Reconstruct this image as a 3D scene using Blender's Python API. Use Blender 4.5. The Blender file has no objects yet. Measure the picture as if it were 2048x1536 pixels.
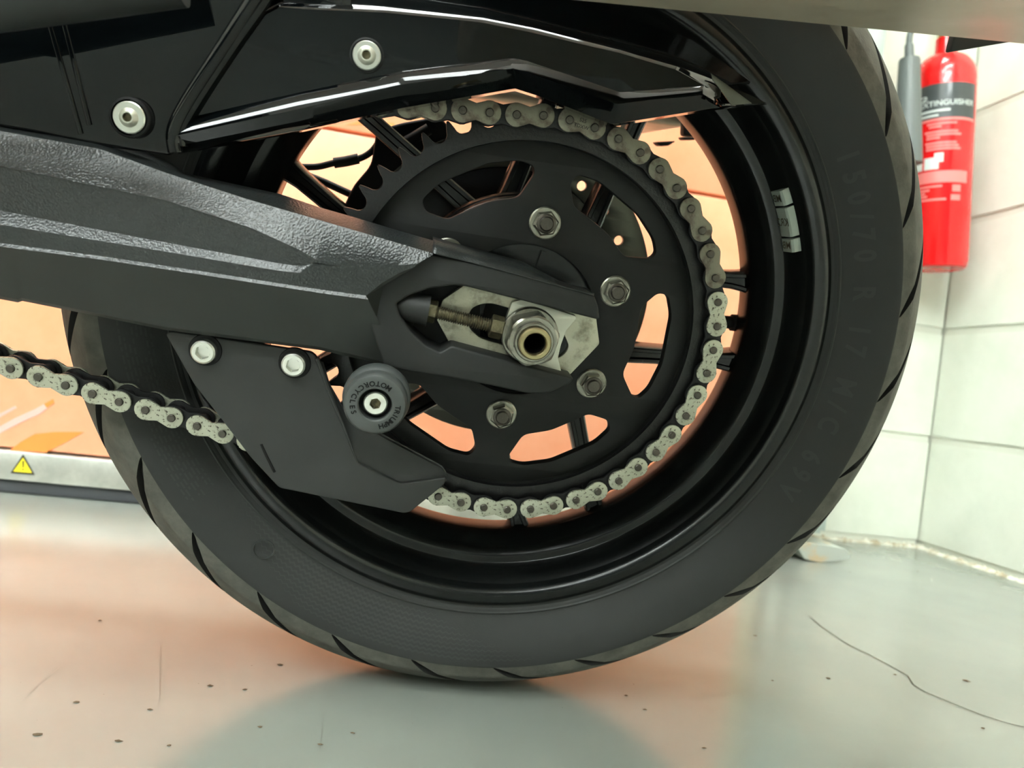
import bpy, bmesh, math, random
import numpy as np
from mathutils import Matrix, Vector
random.seed(7)
SC = bpy.context.scene
COL = SC.collection
R = math.radians

# ------------------------------------------------------------------ camera
H_CAM = 0.24145
CAM_M = np.array([[0.97733978, -0.12037255, -0.17411891],
                  [-0.17292622, 0.02036534, -0.98472421],
                  [0.12207976, 0.99251987, -0.00091171]])      # camera axes -> world
F_PX = 1546.0
cam_d = bpy.data.cameras.new('camera')
cam_d.sensor_width = 36.0
cam_d.lens = F_PX / 2048 * 36.0
cam_d.clip_start = 0.01
cam_d.dof.use_dof = True
cam_d.dof.focus_distance = 0.50
cam_d.dof.aperture_fstop = 9.0
cam = bpy.data.objects.new('camera', cam_d)
COL.objects.link(cam)
mw = Matrix.Identity(4)
for i in range(3):
    for j in range(3):
        mw[i][j] = CAM_M[i][j]
mw[2][3] = H_CAM
cam.matrix_world = mw
SC.camera = cam

# ------------------------------------------------------------------ view, world
SC.view_settings.view_transform = 'Standard'
SC.view_settings.look = 'None'
SC.view_settings.gamma = 1.0
SC.view_settings.use_curve_mapping = False
SC.view_settings.exposure = 1.22
wd = bpy.data.worlds.new('world')
SC.world = wd
wd.use_nodes = True
wd.node_tree.nodes['Background'].inputs[0].default_value = (0.75, 0.85, 0.9, 1)
wd.node_tree.nodes['Background'].inputs[1].default_value = 0.25
LAMP_STRENGTH = 21.0

# ------------------------------------------------------------------ materials
def lin(c):
    c = c / 255.0
    return c / 12.92 if c <= 0.04045 else ((c + 0.055) / 1.055) ** 2.4
def rgb(r, g, b):
    return (lin(r), lin(g), lin(b), 1.0)
MATS = {}
def mat(name, col, rough=0.5, metal=0.0, bump=None, var=None, coat=0.0, spec=0.5, emit=None, voro=None, rvar=None):
    """bump=(scale,strength) noise relief; voro=(scale,strength) pebble relief; var=(scale,colour2,lo,hi) noise patches"""
    m = bpy.data.materials.new(name)
    m.use_nodes = True
    nt = m.node_tree
    p = nt.nodes['Principled BSDF']
    p.inputs['Base Color'].default_value = col
    p.inputs['Roughness'].default_value = rough
    p.inputs['Metallic'].default_value = metal
    p.inputs['Specular IOR Level'].default_value = spec
    p.inputs['Coat Weight'].default_value = coat
    p.inputs['Coat Roughness'].default_value = 0.04
    if emit:
        p.inputs['Emission Color'].default_value = emit[0]
        p.inputs['Emission Strength'].default_value = emit[1]
    tc = nt.nodes.new('ShaderNodeTexCoord')
    if var:
        n = nt.nodes.new('ShaderNodeTexNoise')
        n.inputs['Scale'].default_value = var[0]
        n.inputs['Detail'].default_value = 6
        n.inputs['Roughness'].default_value = 0.65
        r = nt.nodes.new('ShaderNodeValToRGB')
        r.color_ramp.elements[0].position = var[2]
        r.color_ramp.elements[1].position = var[3]
        r.color_ramp.elements[0].color = col
        r.color_ramp.elements[1].color = var[1]
        nt.links.new(tc.outputs['Object'], n.inputs['Vector'])
        nt.links.new(n.outputs['Fac'], r.inputs['Fac'])
        nt.links.new(r.outputs['Color'], p.inputs['Base Color'])
    if rvar:
        n = nt.nodes.new('ShaderNodeTexNoise')
        n.inputs['Scale'].default_value = rvar[0]
        n.inputs['Detail'].default_value = 5
        mr = nt.nodes.new('ShaderNodeMapRange')
        mr.inputs['From Min'].default_value = 0.3
        mr.inputs['From Max'].default_value = 0.7
        mr.inputs['To Min'].default_value = rvar[1]
        mr.inputs['To Max'].default_value = rvar[2]
        nt.links.new(tc.outputs['Object'], n.inputs['Vector'])
        nt.links.new(n.outputs['Fac'], mr.inputs['Value'])
        nt.links.new(mr.outputs['Result'], p.inputs['Roughness'])
    if bump or voro:
        if voro:
            n = nt.nodes.new('ShaderNodeTexVoronoi')
            n.feature = 'SMOOTH_F1'
            n.inputs['Scale'].default_value = voro[0]
            out = n.outputs['Distance']
            st = voro[1]
        else:
            n = nt.nodes.new('ShaderNodeTexNoise')
            n.inputs['Scale'].default_value = bump[0]
            n.inputs['Detail'].default_value = 4
            out = n.outputs['Fac']
            st = bump[1]
        b = nt.nodes.new('ShaderNodeBump')
        b.inputs['Strength'].default_value = st
        b.inputs['Distance'].default_value = 0.001
        nt.links.new(tc.outputs['Object'], n.inputs['Vector'])
        nt.links.new(out, b.inputs['Height'])
        nt.links.new(b.outputs['Normal'], p.inputs['Normal'])
    MATS[name] = m
    return m

mat('rubber', rgb(41, 42, 41), 0.62, bump=(900, 0.12), spec=0.35)
mat('tread_rubber', rgb(92, 91, 84), 0.75, bump=(500, 0.25), var=(60, rgb(70, 70, 65), 0.35, 0.7), spec=0.3)
mat('emboss_rubber', rgb(47, 48, 47), 0.5, spec=0.35)
mat('groove_rubber', rgb(34, 34, 33), 0.7, spec=0.3)
mat('wheel_black', rgb(15, 17, 17), 0.22, bump=(1400, 0.04), spec=0.42)
mat('sprocket_black', rgb(17, 18, 17), 0.55, bump=(900, 0.05), var=(20, rgb(25, 26, 24), 0.45, 0.75), spec=0.3)
mat('greasy_black', rgb(16, 16, 17), 0.38, bump=(600, 0.3), spec=0.45)
mat('chain_plate', rgb(172, 173, 156), 0.42, 0.7, bump=(700, 0.2), var=(520, rgb(66, 61, 54), 0.56, 0.64))
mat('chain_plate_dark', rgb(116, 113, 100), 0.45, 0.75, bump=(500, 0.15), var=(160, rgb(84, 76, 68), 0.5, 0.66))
mat('chain_inner', rgb(34, 34, 34), 0.42, 0.5, bump=(500, 0.2))
mat('chain_pin', rgb(84, 80, 74), 0.4, 0.85, bump=(900, 0.2))
mat('swingarm_texture', rgb(31, 34, 34), 0.3, voro=(900, 0.34), spec=0.5)
mat('swingarm_smooth', rgb(44, 47, 45), 0.5, bump=(1500, 0.05), spec=0.4)
mat('swingarm_dark', rgb(26, 27, 26), 0.55, bump=(1200, 0.05), spec=0.35)
mat('guard_plastic', rgb(42, 43, 42), 0.48, bump=(1800, 0.05), spec=0.4, rvar=(40, 0.4, 0.6))
mat('gloss_black', rgb(4, 6, 7), 0.035, spec=0.34)
mat('matte_black', rgb(30, 33, 32), 0.6, spec=0.35)
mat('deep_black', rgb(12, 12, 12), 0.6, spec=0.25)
mat('alu_dirty', rgb(176, 174, 156), 0.4, 0.55, bump=(400, 0.25), var=(70, rgb(92, 88, 74), 0.5, 0.72))
mat('alu_clean', rgb(190, 190, 178), 0.36, 0.7, bump=(300, 0.12))
mat('steel', rgb(150, 148, 138), 0.3, 0.95, bump=(350, 0.15), var=(120, rgb(95, 92, 84), 0.5, 0.75))
mat('steel_bright', rgb(205, 206, 198), 0.3, 0.9, bump=(300, 0.06))
mat('steel_brass', rgb(168, 156, 118), 0.32, 0.9, bump=(300, 0.1))
mat('steel_dirty', rgb(104, 98, 76), 0.45, 0.8, bump=(600, 0.3), var=(150, rgb(60, 56, 44), 0.45, 0.7))
mat('disc_steel', rgb(88, 88, 80), 0.38, 0.9, bump=(300, 0.1))
mat('weight_grey', rgb(160, 170, 162), 0.5, 0.2, bump=(500, 0.1))
mat('bobbin_plastic', rgb(60, 63, 62), 0.38, bump=(300, 0.05))
mat('bobbin_letter', rgb(8, 8, 8), 0.6, spec=0.2)
mat('pannier_alu', rgb(186, 177, 158), 0.38, 0.35, bump=(60, 0.05), rvar=(30, 0.3, 0.46))
mat('ext_red', rgb(225, 16, 20), 0.22, coat=0.4)
mat('ext_black', rgb(60, 66, 66), 0.35, coat=0.2)
mat('ext_white', rgb(215, 222, 218), 0.5)
mat('ext_pink', rgb(236, 128, 124), 0.5)
mat('horn_grey', rgb(96, 102, 100), 0.45)
mat('block_paint', rgb(226, 229, 216), 0.42, bump=(38, 0.5), var=(9, rgb(216, 220, 206), 0.4, 0.7))
mat('mortar_paint', rgb(212, 214, 200), 0.5, bump=(60, 0.5))
mat('room_paint', rgb(214, 216, 206), 0.6)
mat('dark_paint', rgb(70, 74, 74), 0.6)
mat('ceiling_paint', rgb(220, 220, 214), 0.7)
mat('rubble', rgb(170, 158, 132), 0.85, bump=(90, 1.0), var=(40, rgb(214, 214, 200), 0.42, 0.6))
mat('floor_crack', rgb(74, 72, 64), 0.9, spec=0.1)
mat('scratch_grey', rgb(104, 106, 98), 0.5)
mat('dirt', rgb(92, 80, 64), 0.9, spec=0.1)
mat('kerb_grey', rgb(178, 184, 176), 0.5, bump=(60, 0.4), var=(25, rgb(196, 172, 134), 0.55, 0.68))
mat('door_salmon', rgb(240, 152, 112), 0.4, bump=(6, 0.06), var=(3.0, rgb(244, 170, 136), 0.4, 0.7))
mat('door_orange', rgb(226, 132, 58), 0.45)
mat('door_pink', rgb(242, 168, 158), 0.45)
mat('door_alu', rgb(178, 180, 172), 0.34, 0.55, bump=(120, 0.15), var=(14, rgb(206, 207, 198), 0.4, 0.6))
mat('door_seal', rgb(66, 68, 72), 0.6)
mat('rail_galv', rgb(176, 190, 184), 0.4, 0.5, bump=(80, 0.1))
mat('frame_cream', rgb(214, 206, 168), 0.5)
mat('sign_yellow', rgb(236, 214, 40), 0.4)
mat('sign_black', rgb(30, 30, 28), 0.5)
mat('lamp_white', rgb(235, 245, 250), 0.5, emit=((0.93, 1.0, 0.98, 1), LAMP_STRENGTH))
mat('lamp_housing', rgb(225, 226, 222), 0.5)

def floor_material():
    m = bpy.data.materials.new('floor_paint')
    m.use_nodes = True
    nt = m.node_tree
    p = nt.nodes['Principled BSDF']
    tc = nt.nodes.new('ShaderNodeTexCoord')
    n1 = nt.nodes.new('ShaderNodeTexNoise'); n1.inputs['Scale'].default_value = 3.5; n1.inputs['Detail'].default_value = 8
    r1 = nt.nodes.new('ShaderNodeValToRGB')
    r1.color_ramp.elements[0].position = 0.3; r1.color_ramp.elements[0].color = rgb(128, 134, 128)
    r1.color_ramp.elements[1].position = 0.75; r1.color_ramp.elements[1].color = rgb(142, 146, 138)
    n2 = nt.nodes.new('ShaderNodeTexNoise'); n2.inputs['Scale'].default_value = 160; n2.inputs['Detail'].default_value = 3
    r2 = nt.nodes.new('ShaderNodeValToRGB')
    r2.color_ramp.elements[0].position = 0.755; r2.color_ramp.elements[0].color = (1, 1, 1, 1)
    r2.color_ramp.elements[1].position = 0.785; r2.color_ramp.elements[1].color = (0.62, 0.58, 0.52, 1)
    mx = nt.nodes.new('ShaderNodeMix'); mx.data_type = 'RGBA'; mx.blend_type = 'MULTIPLY'
    mx.inputs['Factor'].default_value = 1.0
    L = nt.links.new
    L(tc.outputs['Object'], n1.inputs['Vector']); L(tc.outputs['Object'], n2.inputs['Vector'])
    L(n1.outputs['Fac'], r1.inputs['Fac']); L(n2.outputs['Fac'], r2.inputs['Fac'])
    L(r1.outputs['Color'], mx.inputs['A']); L(r2.outputs['Color'], mx.inputs['B'])
    L(mx.outputs['Result'], p.inputs['Base Color'])
    n3 = nt.nodes.new('ShaderNodeTexNoise'); n3.inputs['Scale'].default_value = 11; n3.inputs['Detail'].default_value = 5
    mr = nt.nodes.new('ShaderNodeMapRange')
    mr.inputs['To Min'].default_value = 0.12; mr.inputs['To Max'].default_value = 0.24
    L(tc.outputs['Object'], n3.inputs['Vector']); L(n3.outputs['Fac'], mr.inputs['Value']); L(mr.outputs['Result'], p.inputs['Roughness'])
    n4 = nt.nodes.new('ShaderNodeTexNoise'); n4.inputs['Scale'].default_value = 22; n4.inputs['Detail'].default_value = 3
    b = nt.nodes.new('ShaderNodeBump'); b.inputs['Strength'].default_value = 0.12; b.inputs['Distance'].default_value = 0.002
    L(tc.outputs['Object'], n4.inputs['Vector']); L(n4.outputs['Fac'], b.inputs['Height']); L(b.outputs['Normal'], p.inputs['Normal'])
    p.inputs['Specular IOR Level'].default_value = 0.75
    MATS['floor_paint'] = m
floor_material()

# ------------------------------------------------------------------ helpers
def link(o, parent=None):
    COL.objects.link(o)
    if parent is not None:
        o.parent = parent
    return o
def tag(o, label=None, cat=None, group=None, kind=None):
    if label: o['label'] = label
    if cat: o['category'] = cat
    if group: o['group'] = group
    if kind: o['kind'] = kind
    return o
def empty(name, loc=(0, 0, 0), parent=None):
    o = bpy.data.objects.new(name, None)
    o.empty_display_size = 0.05
    o.location = loc
    return link(o, parent)
def shade(me, smooth, angle=35):
    if smooth:
        me.polygons.foreach_set('use_smooth', [True] * len(me.polygons))
        me.update()
        try:
            me.set_sharp_from_angle(angle=R(angle))
        except Exception:
            pass
def meshobj(name, verts, faces, m, parent=None, smooth=True, angle=35, mats=None, fm=None, fix=True):
    me = bpy.data.meshes.new(name)
    me.from_pydata([tuple(map(float, v)) for v in verts], [], faces)
    me.update()
    if fix:
        bm = bmesh.new(); bm.from_mesh(me)
        bmesh.ops.recalc_face_normals(bm, faces=bm.faces[:])
        bm.to_mesh(me); bm.free()
    for k in (mats or [m]):
        me.materials.append(MATS[k])
    if fm:
        me.polygons.foreach_set('material_index', fm)
    shade(me, smooth, angle)
    return link(bpy.data.objects.new(name, me), parent)
def place(name, me, parent=None, loc=(0, 0, 0), rot=None):
    o = bpy.data.objects.new(name, me)
    o.location = loc
    if rot is not None:
        o.rotation_euler = rot
    return link(o, parent)
def box(name, c, s, m, parent=None, bev=0.0, seg=2, smooth=True):
    bm = bmesh.new()
    bmesh.ops.create_cube(bm, size=1.0)
    for v in bm.verts:
        v.co = Vector((c[0] + v.co.x * s[0], c[1] + v.co.y * s[1], c[2] + v.co.z * s[2]))
    if bev:
        bmesh.ops.bevel(bm, geom=bm.edges[:], offset=bev, segments=seg, affect='EDGES', profile=0.5)
    me = bpy.data.meshes.new(name)
    bm.to_mesh(me); bm.free()
    me.materials.append(MATS[m])
    shade(me, smooth, 40)
    return link(bpy.data.objects.new(name, me), parent)

# ------------------------------------------------------------------ bike frame
# bike-local millimetres: x to the rear, y away from the camera side, z up; origin where the axle line meets the chain's outer face
BX = np.array([0.99942381, -0.0339417, 0.0])
BY = np.array([0.03282805, 0.96663218, 0.2540562])
BZ = np.array([-0.0086231, -0.25390982, 0.96718946])
BM = np.c_[BX, BY, BZ]
ORG = np.array([88.08387, 479.51329, 37.51234 + H_CAM * 1000])      # bike origin in the world, mm
BASE = np.array([92.985, 631.372, 0.0])                              # where the tyre meets the floor
OFF = BM.T @ (ORG - BASE)
CAML = BM.T @ (np.array([0, 0, H_CAM * 1000]) - ORG)
def px(u, v, y):
    """photo pixel -> bike-local mm on the plane y (how far out from the chain the surface stands)"""
    d = BM.T @ (CAM_M @ np.array([(u - 1024) / F_PX, (768 - v) / F_PX, -1.0]))
    k = (y - CAML[1]) / d[1]
    return CAML + k * d
def L2(p):
    return (np.asarray(p, float) + OFF) * 0.001
def wpx(u, v, axis, val):
    d = CAM_M @ np.array([(u - 1024) / F_PX, (768 - v) / F_PX, -1.0])
    return d * (val / d[axis]) + np.array([0, 0, H_CAM])

bike = empty('motorcycle', BASE * 0.001)
rm = Matrix.Identity(3)
for i in range(3):
    for j in range(3):
        rm[i][j] = BM[i][j]
bike.rotation_mode = 'QUATERNION'
bike.rotation_quaternion = rm.to_quaternion()
tag(bike, 'black motorcycle leaning on the grey floor, rear wheel with chain and sprocket', 'motorcycle')

def bmesh_part(name, verts, faces, m, parent=None, **k):
    return meshobj(name, [L2(v) for v in verts], faces, m, parent or bike, **k)
def lathe(name, prof, cx, cz, m, parent=None, seg=48, close=False, angle=30, mats=None, pm=None, a0=0.0, a1=2 * math.pi, ax=None):
    """profile [(r,y)...] turned about the bike's y axis through (cx,cz)"""
    n = len(prof)
    full = abs(a1 - a0 - 2 * math.pi) < 1e-6
    cols = seg if full else seg + 1
    V, Fc, fm = [], [], []
    for i in range(cols):
        a = a0 + (a1 - a0) * i / seg
        for r, y in prof:
            V.append((cx + r * math.cos(a), y, cz + r * math.sin(a)))
    for i in range(seg):
        i2 = (i + 1) % cols
        for j in range(n - 1 if not close else n):
            j2 = (j + 1) % n
            Fc.append((i * n + j, i2 * n + j, i2 * n + j2, i * n + j2))
            fm.append(pm[j] if pm else 0)
    return bmesh_part(name, V, Fc, m, parent, angle=angle, mats=mats, fm=fm if pm else None)
def plate_mesh(name, outline, holes, thick, bev, m, res=1):
    """flat plate with holes and rounded edges, in (x, z) mm; returns mesh in metres centred on y=0"""
    cu = bpy.data.curves.new(name, 'CURVE')
    cu.dimensions = '2D'; cu.fill_mode = 'BOTH'
    cu.extrude = max(thick / 2 - bev, 0.0) * 0.001
    cu.bevel_depth = bev * 0.001; cu.bevel_resolution = res; cu.offset = -bev * 0.001
    for pts in [outline] + list(holes):
        s = cu.splines.new('POLY')
        s.points.add(len(pts) - 1)
        for i, p in enumerate(pts):
            s.points[i].co = (p[0] * 0.001, p[1] * 0.001, 0, 1)
        s.use_cyclic_u = True
    o = bpy.data.objects.new(name, cu)
    COL.objects.link(o)
    dg = bpy.context.evaluated_depsgraph_get(); dg.update()
    me = bpy.data.meshes.new_from_object(o.evaluated_get(dg))
    bpy.data.objects.remove(o); bpy.data.curves.remove(cu)
    for v in me.vertices:
        x, y, z = v.co
        v.co = (x, -z, y)
    me.name = name
    me.materials.clear(); me.materials.append(MATS[m])
    bm = bmesh.new(); bm.from_mesh(me)
    bmesh.ops.remove_doubles(bm, verts=bm.verts[:], dist=1e-6)
    bm.to_mesh(me); bm.free()
    shade(me, True, 40)
    return me
def plate(name, outline, holes, y0, y1, bev, m, parent=None, res=1):
    me = plate_mesh(name, outline, holes, abs(y1 - y0), bev, m, res)
    o = L2((0, (y0 + y1) / 2, 0))
    me.transform(Matrix.Translation(Vector(o)))
    return link(bpy.data.objects.new(name, me), parent or bike)
def pxo(pts, y):
    return [(px(u, v, y)[0], px(u, v, y)[2]) for u, v in pts]
def rnd(pts, r, n=5):
    """round the corners of a polygon"""
    out = []
    N = len(pts)
    for i in range(N):
        a, b, c = (np.array(pts[i - 1], float), np.array(pts[i], float), np.array(pts[(i + 1) % N], float))
        la, lc = np.linalg.norm(a - b), np.linalg.norm(c - b)
        d = min(r, la * 0.45, lc * 0.45)
        p, q = b + (a - b) / la * d, b + (c - b) / lc * d
        for k in range(n + 1):
            t = k / n
            out.append(tuple((1 - t) ** 2 * p + 2 * t * (1 - t) * b + t * t * q))
    return out
def loft(name, rows, m, parent=None, n=60, thick=None, angle=35, mats=None, rm_=None, smooth_keys=False):
    """rows: each a list of bike-local points (same count); surfaces lofted between the rows"""
    RR = []
    for r in rows:
        r = np.array(r, float)
        k = len(r)
        t = np.linspace(0, k - 1, n)
        RR.append(np.stack([np.interp(t, np.arange(k), r[:, c]) for c in range(3)], 1))
    V = [p for r in RR for p in r]
    Fc, fm = [], []
    for j in range(len(RR) - 1):
        for i in range(n - 1):
            Fc.append((j * n + i, j * n + i + 1, (j + 1) * n + i + 1, (j + 1) * n + i))
            fm.append(rm_[j] if rm_ else 0)
    o = bmesh_part(name, V, Fc, m, parent, angle=angle, mats=mats, fm=fm if rm_ else None)
    if thick:
        s = o.modifiers.new('thickness', 'SOLIDIFY'); s.thickness = thick * 0.001; s.offset = 0
    return o
def hexpts(cx, cz, r, rot=0.0):
    return [(cx + r * math.cos(rot + k * math.pi / 3), cz + r * math.sin(rot + k * math.pi / 3)) for k in range(6)]
def circ(cx, cz, r, n=24):
    return [(cx + r * math.cos(2 * math.pi * k / n), cz + r * math.sin(2 * math.pi * k / n)) for k in range(n)]
def text_mesh(s, size, extr=0.0, align='CENTER', space=1.0, bold=0.012):
    cu = bpy.data.curves.new('lettering', 'FONT')
    cu.body = s; cu.size = size; cu.extrude = extr; cu.align_x = align; cu.align_y = 'CENTER'; cu.space_character = space
    cu.resolution_u = 3
    cu.offset = bold * size
    o = bpy.data.objects.new('lettering', cu)
    COL.objects.link(o)
    dg = bpy.context.evaluated_depsgraph_get(); dg.update()
    me = bpy.data.meshes.new_from_object(o.evaluated_get(dg))
    bpy.data.objects.remove(o); bpy.data.curves.remove(cu)
    return me
def tube(name, pts, r, m, parent=None, seg=10, local=True, cap=True):
    P = [np.array(p, float) for p in pts]
    V, Fc = [], []
    up = np.array([0.0, 1.0, 0.0])
    rr = r if isinstance(r, (list, tuple)) else [r] * len(P)
    for i, p in enumerate(P):
        t = P[min(i + 1, len(P) - 1)] - P[max(i - 1, 0)]
        t = t / np.linalg.norm(t)
        if abs(t @ up) > 0.95:
            up = np.array([1.0, 0, 0])
        a = np.cross(t, up); a /= np.linalg.norm(a)
        b = np.cross(t, a)
        for k in range(seg):
            w = 2 * math.pi * k / seg
            V.append(p + rr[i] * (math.cos(w) * a + math.sin(w) * b))
    for i in range(len(P) - 1):
        for k in range(seg):
            k2 = (k + 1) % seg
            Fc.append((i * seg + k, i * seg + k2, (i + 1) * seg + k2, (i + 1) * seg + k))
    if cap:
        Fc.append(tuple(range(seg))); Fc.append(tuple((len(P) - 1) * seg + k for k in range(seg)))
    if local:
        return bmesh_part(name, V, Fc, m, parent, angle=40)
    return meshobj(name, V, Fc, m, parent, angle=40)
def smooth_path(pts, n=8):
    P = np.array(pts, float); out = []
    for i in range(len(P) - 1):
        p0, p1, p2, p3 = P[max(i - 1, 0)], P[i], P[i + 1], P[min(i + 2, len(P) - 1)]
        for k in range(n):
            t = k / n
            out.append(0.5 * (2 * p1 + (p2 - p0) * t + (2 * p0 - 5 * p1 + 4 * p2 - p3) * t * t + (3 * p1 - p0 - 3 * p2 + p3) * t ** 3))
    out.append(P[-1])
    return out

# ================================================================== THE ROOM
X_R, Y_W, Y_D = 1.188, 1.485, 1.21
X_L, Y_F, Z_C = -3.4, -5.0, 2.75
fl = box('floor', ((X_L + X_R) / 2, (Y_F + Y_W) / 2, -0.05), (X_R - X_L + 0.2, Y_W - Y_F + 0.2, 0.1), 'floor_paint', smooth=False)
tag(fl, 'glossy grey painted concrete floor with a hairline crack', kind='structure')
cl = box('ceiling', ((X_L + X_R) / 2, (Y_F + Y_W) / 2, Z_C + 0.05), (X_R - X_L + 0.2, Y_W - Y_F + 0.2, 0.1), 'ceiling_paint', smooth=False)
tag(cl, 'plain white ceiling', kind='structure')
wr = box('wall_right', (X_R + 0.056, (Y_F + Y_W) / 2, Z_C / 2), (0.1, Y_W - Y_F + 0.1, Z_C), 'mortar_paint', smooth=False)
tag(wr, 'white painted block wall beside the fire extinguisher', kind='structure')
wb = box('wall_back', ((X_L + X_R) / 2, Y_W + 0.056, Z_C / 2), (X_R - X_L, 0.1, Z_C), 'mortar_paint', smooth=False)
tag(wb, 'white painted block wall behind the salmon door', kind='structure')
wl = box('wall_left', (X_L - 0.05, (Y_F + Y_W) / 2, Z_C / 2), (0.1, Y_W - Y_F + 0.1, Z_C), 'room_paint', smooth=False)
tag(wl, 'plain white wall left of the motorcycle', kind='structure')
wf = box('wall_front', ((X_L + X_R) / 2, Y_F - 0.05, Z_C / 2), (X_R - X_L, 0.1, Z_C), 'dark_paint', smooth=False)
tag(wf, 'plain dark grey wall facing the motorcycle', kind='structure')

# block courses: each block a piece of its own with a recessed joint around it
def block_mesh(name, sx, sy, sz):
    bm = bmesh.new(); bmesh.ops.create_cube(bm, size=1.0)
    for v in bm.verts:
        v.co = Vector((v.co.x * sx, v.co.y * sy, v.co.z * sz))
    bmesh.ops.bevel(bm, geom=bm.edges[:], offset=0.004, segments=2, affect='EDGES')
    me = bpy.data.meshes.new(name); bm.to_mesh(me); bm.free()
    me.materials.append(MATS['block_paint']); shade(me, True, 50)
    return me
CH, JT = 0.2345, 0.006
def block_row(wall, axis, c0, a_from, a_to, joints):
    pass
bmx = {}
for k in range(5):
    z0 = CH * k + 0.004 if k else 0.012
    z1 = CH * (k + 1) - 0.004
    jy = 1.205 if k % 2 == 0 else 1.205 - 0.23
    edges = [jy + 0.46 * q for q in range(-5, 3)]
    edges = [e for e in edges if -0.6 < e < Y_W - 0.05] + [Y_W]
    for a, b in zip(edges[:-1], edges[1:]):
        if b == Y_W: b = Y_W + JT / 2 + 0.004
        ln = b - a - JT
        key = ('r', round(ln, 3), round(z1 - z0, 3))
        if key not in bmx:
            bmx[key] = block_mesh('block', 0.02, ln, z1 - z0)
        place('block', bmx[key], wr, (X_R + 0.0132 + random.uniform(-0.0006, 0.0006), (a + b) / 2, (z0 + z1) / 2))
    ex = [X_R - (0.40 if k % 2 else 0.23) - 0.46 * q for q in range(0, 2)]
    ex = [X_R] + ex
    for b, a in zip(ex[:-1], ex[1:]):
        if b == X_R: b = X_R + JT / 2 + 0.004
        ln = b - a - JT
        key = ('b', round(ln, 3), round(z1 - z0, 3))
        if key not in bmx:
            bmx[key] = block_mesh('block', ln, 0.02, z1 - z0)
        place('block', bmx[key], wb, ((a + b) / 2, Y_W + 0.0132 + random.uniform(-0.0006, 0.0006), (z0 + z1) / 2))

# crumbled paint and mortar along the foot of the walls
def crumble(name, p0, p1, inward, n, m, w=0.012, h=0.016, seed=1):
    rng = random.Random(seed)
    V, Fc = [], []
    for i in range(n):
        t = (i + rng.random() * 0.7) / n
        c = np.array(p0) * (1 - t) + np.array(p1) * t
        s = rng.uniform(0.4, 1.0)
        b = len(V)
        k = 6
        hgt = h * s * rng.uniform(0.4, 1.0)
        ww = w * s
        for q in range(k):
            a = 2 * math.pi * q / k + rng.uniform(-0.3, 0.3)
            V.append((c[0] + inward[0] * ww * 0.5 + ww * math.cos(a) * 1.1, c[1] + inward[1] * ww * 0.5 + ww * math.sin(a) * 1.1, 0.0))
        V.append((c[0] + inward[0] * ww * 0.2, c[1] + inward[1] * ww * 0.2, hgt))
        for q in range(k):
            Fc.append((b + q, b + (q + 1) % k, b + k))
    o = meshobj(name, V, Fc, m, None, smooth=False)
    return o
cr = crumble('crumbled_mortar', (X_R, Y_W, 0), (X_R, 0.9, 0), (-1, 0), 110, 'rubble', w=0.009, h=0.012, seed=3)
tag(cr, 'crumbled paint and mortar along the foot of the right wall', 'rubble', kind='stuff')
cr2 = crumble('crumbled_mortar', (X_R - 0.01, Y_W, 0), (0.86, Y_W, 0), (0, -1), 56, 'rubble', w=0.009, h=0.012, seed=5)
tag(cr2, 'crumbled paint and mortar along the foot of the short back wall', 'rubble', kind='stuff')

# floor crack and marks
def ribbon(name, pts, w, m, parent, z=0.0006):
    P = [np.array(p[:2]) for p in pts]
    V, Fc = [], []
    for i, p in enumerate(P):
        t = P[min(i + 1, len(P) - 1)] - P[max(i - 1, 0)]
        t /= np.linalg.norm(t)
        nn = np.array([-t[1], t[0]])
        ww = w * (0.5 + 0.5 * math.sin(i * 1.7) ** 2)
        V += [tuple(p + nn * ww) + (z,), tuple(p - nn * ww) + (z,)]
    for i in range(len(P) - 1):
        Fc.append((2 * i, 2 * i + 1, 2 * i + 3, 2 * i + 2))
    return meshobj(name, V, Fc, m, parent, smooth=False)
ck = [(1618, 1232), (1640, 1252), (1668, 1272), (1700, 1292), (1742, 1312), (1790, 1338), (1815, 1352), (1826, 1370), (1850, 1385), (1905, 1408), (1960, 1430), (2010, 1446), (2060, 1458)]
ribbon('crack', [wpx(u, v, 2, -H_CAM) for u, v in ck], 0.0009, 'floor_crack', fl)
for pts in ([(40, 1405), (80, 1368), (120, 1335)], [(322, 1290), (319, 1400)], [(648, 1425), (640, 1500)], [(1630, 1422), (1690, 1430)], [(1300, 1338), (1330, 1343)]):
    ribbon('scratch', [wpx(u, v, 2, -H_CAM) for u, v in pts], 0.00018, 'scratch_grey', fl)
rng = random.Random(11)
V, Fc = [], []
spots = [(200, 1242, 3), (152, 1405, 4), (238, 1483, 4), (338, 1492, 3), (75, 1470, 5), (490, 1380, 3), (1018, 1560, 3), (1790, 1350, 3), (1932, 1362, 8), (1965, 1457, 4), (1252, 1392, 3), (1290, 1420, 3), (1657, 1357, 5), (1510, 1272, 5), (1700, 1145, 2), (1835, 1143, 3), (992, 1352, 2), (1545, 1362, 3), (705, 1467, 3), (640, 1490, 3), (60, 1540, 4), (1408, 1497, 3), (520, 1455, 3), (420, 1372, 4), (560, 1330, 4), (300, 1420, 3)]
for u, v, s in spots:
    c = wpx(u, v, 2, -H_CAM); b = len(V)
    for q in range(7):
        a = 2 * math.pi * q / 7
        rr = s * 0.0004 * rng.uniform(0.6, 1.2)
        V.append((c[0] + 1.6 * rr * math.cos(a), c[1] + rr * math.sin(a), 0.0004))
    V.append((c[0], c[1], 0.0011))
    for q in range(7):
        Fc.append((b + q, b + (q + 1) % 7, b + 7))
db = meshobj('floor_grit', V, Fc, 'dirt', None, smooth=False)
tag(db, 'brown specks of grit scattered over the grey floor', 'grit', kind='stuff')

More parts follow.
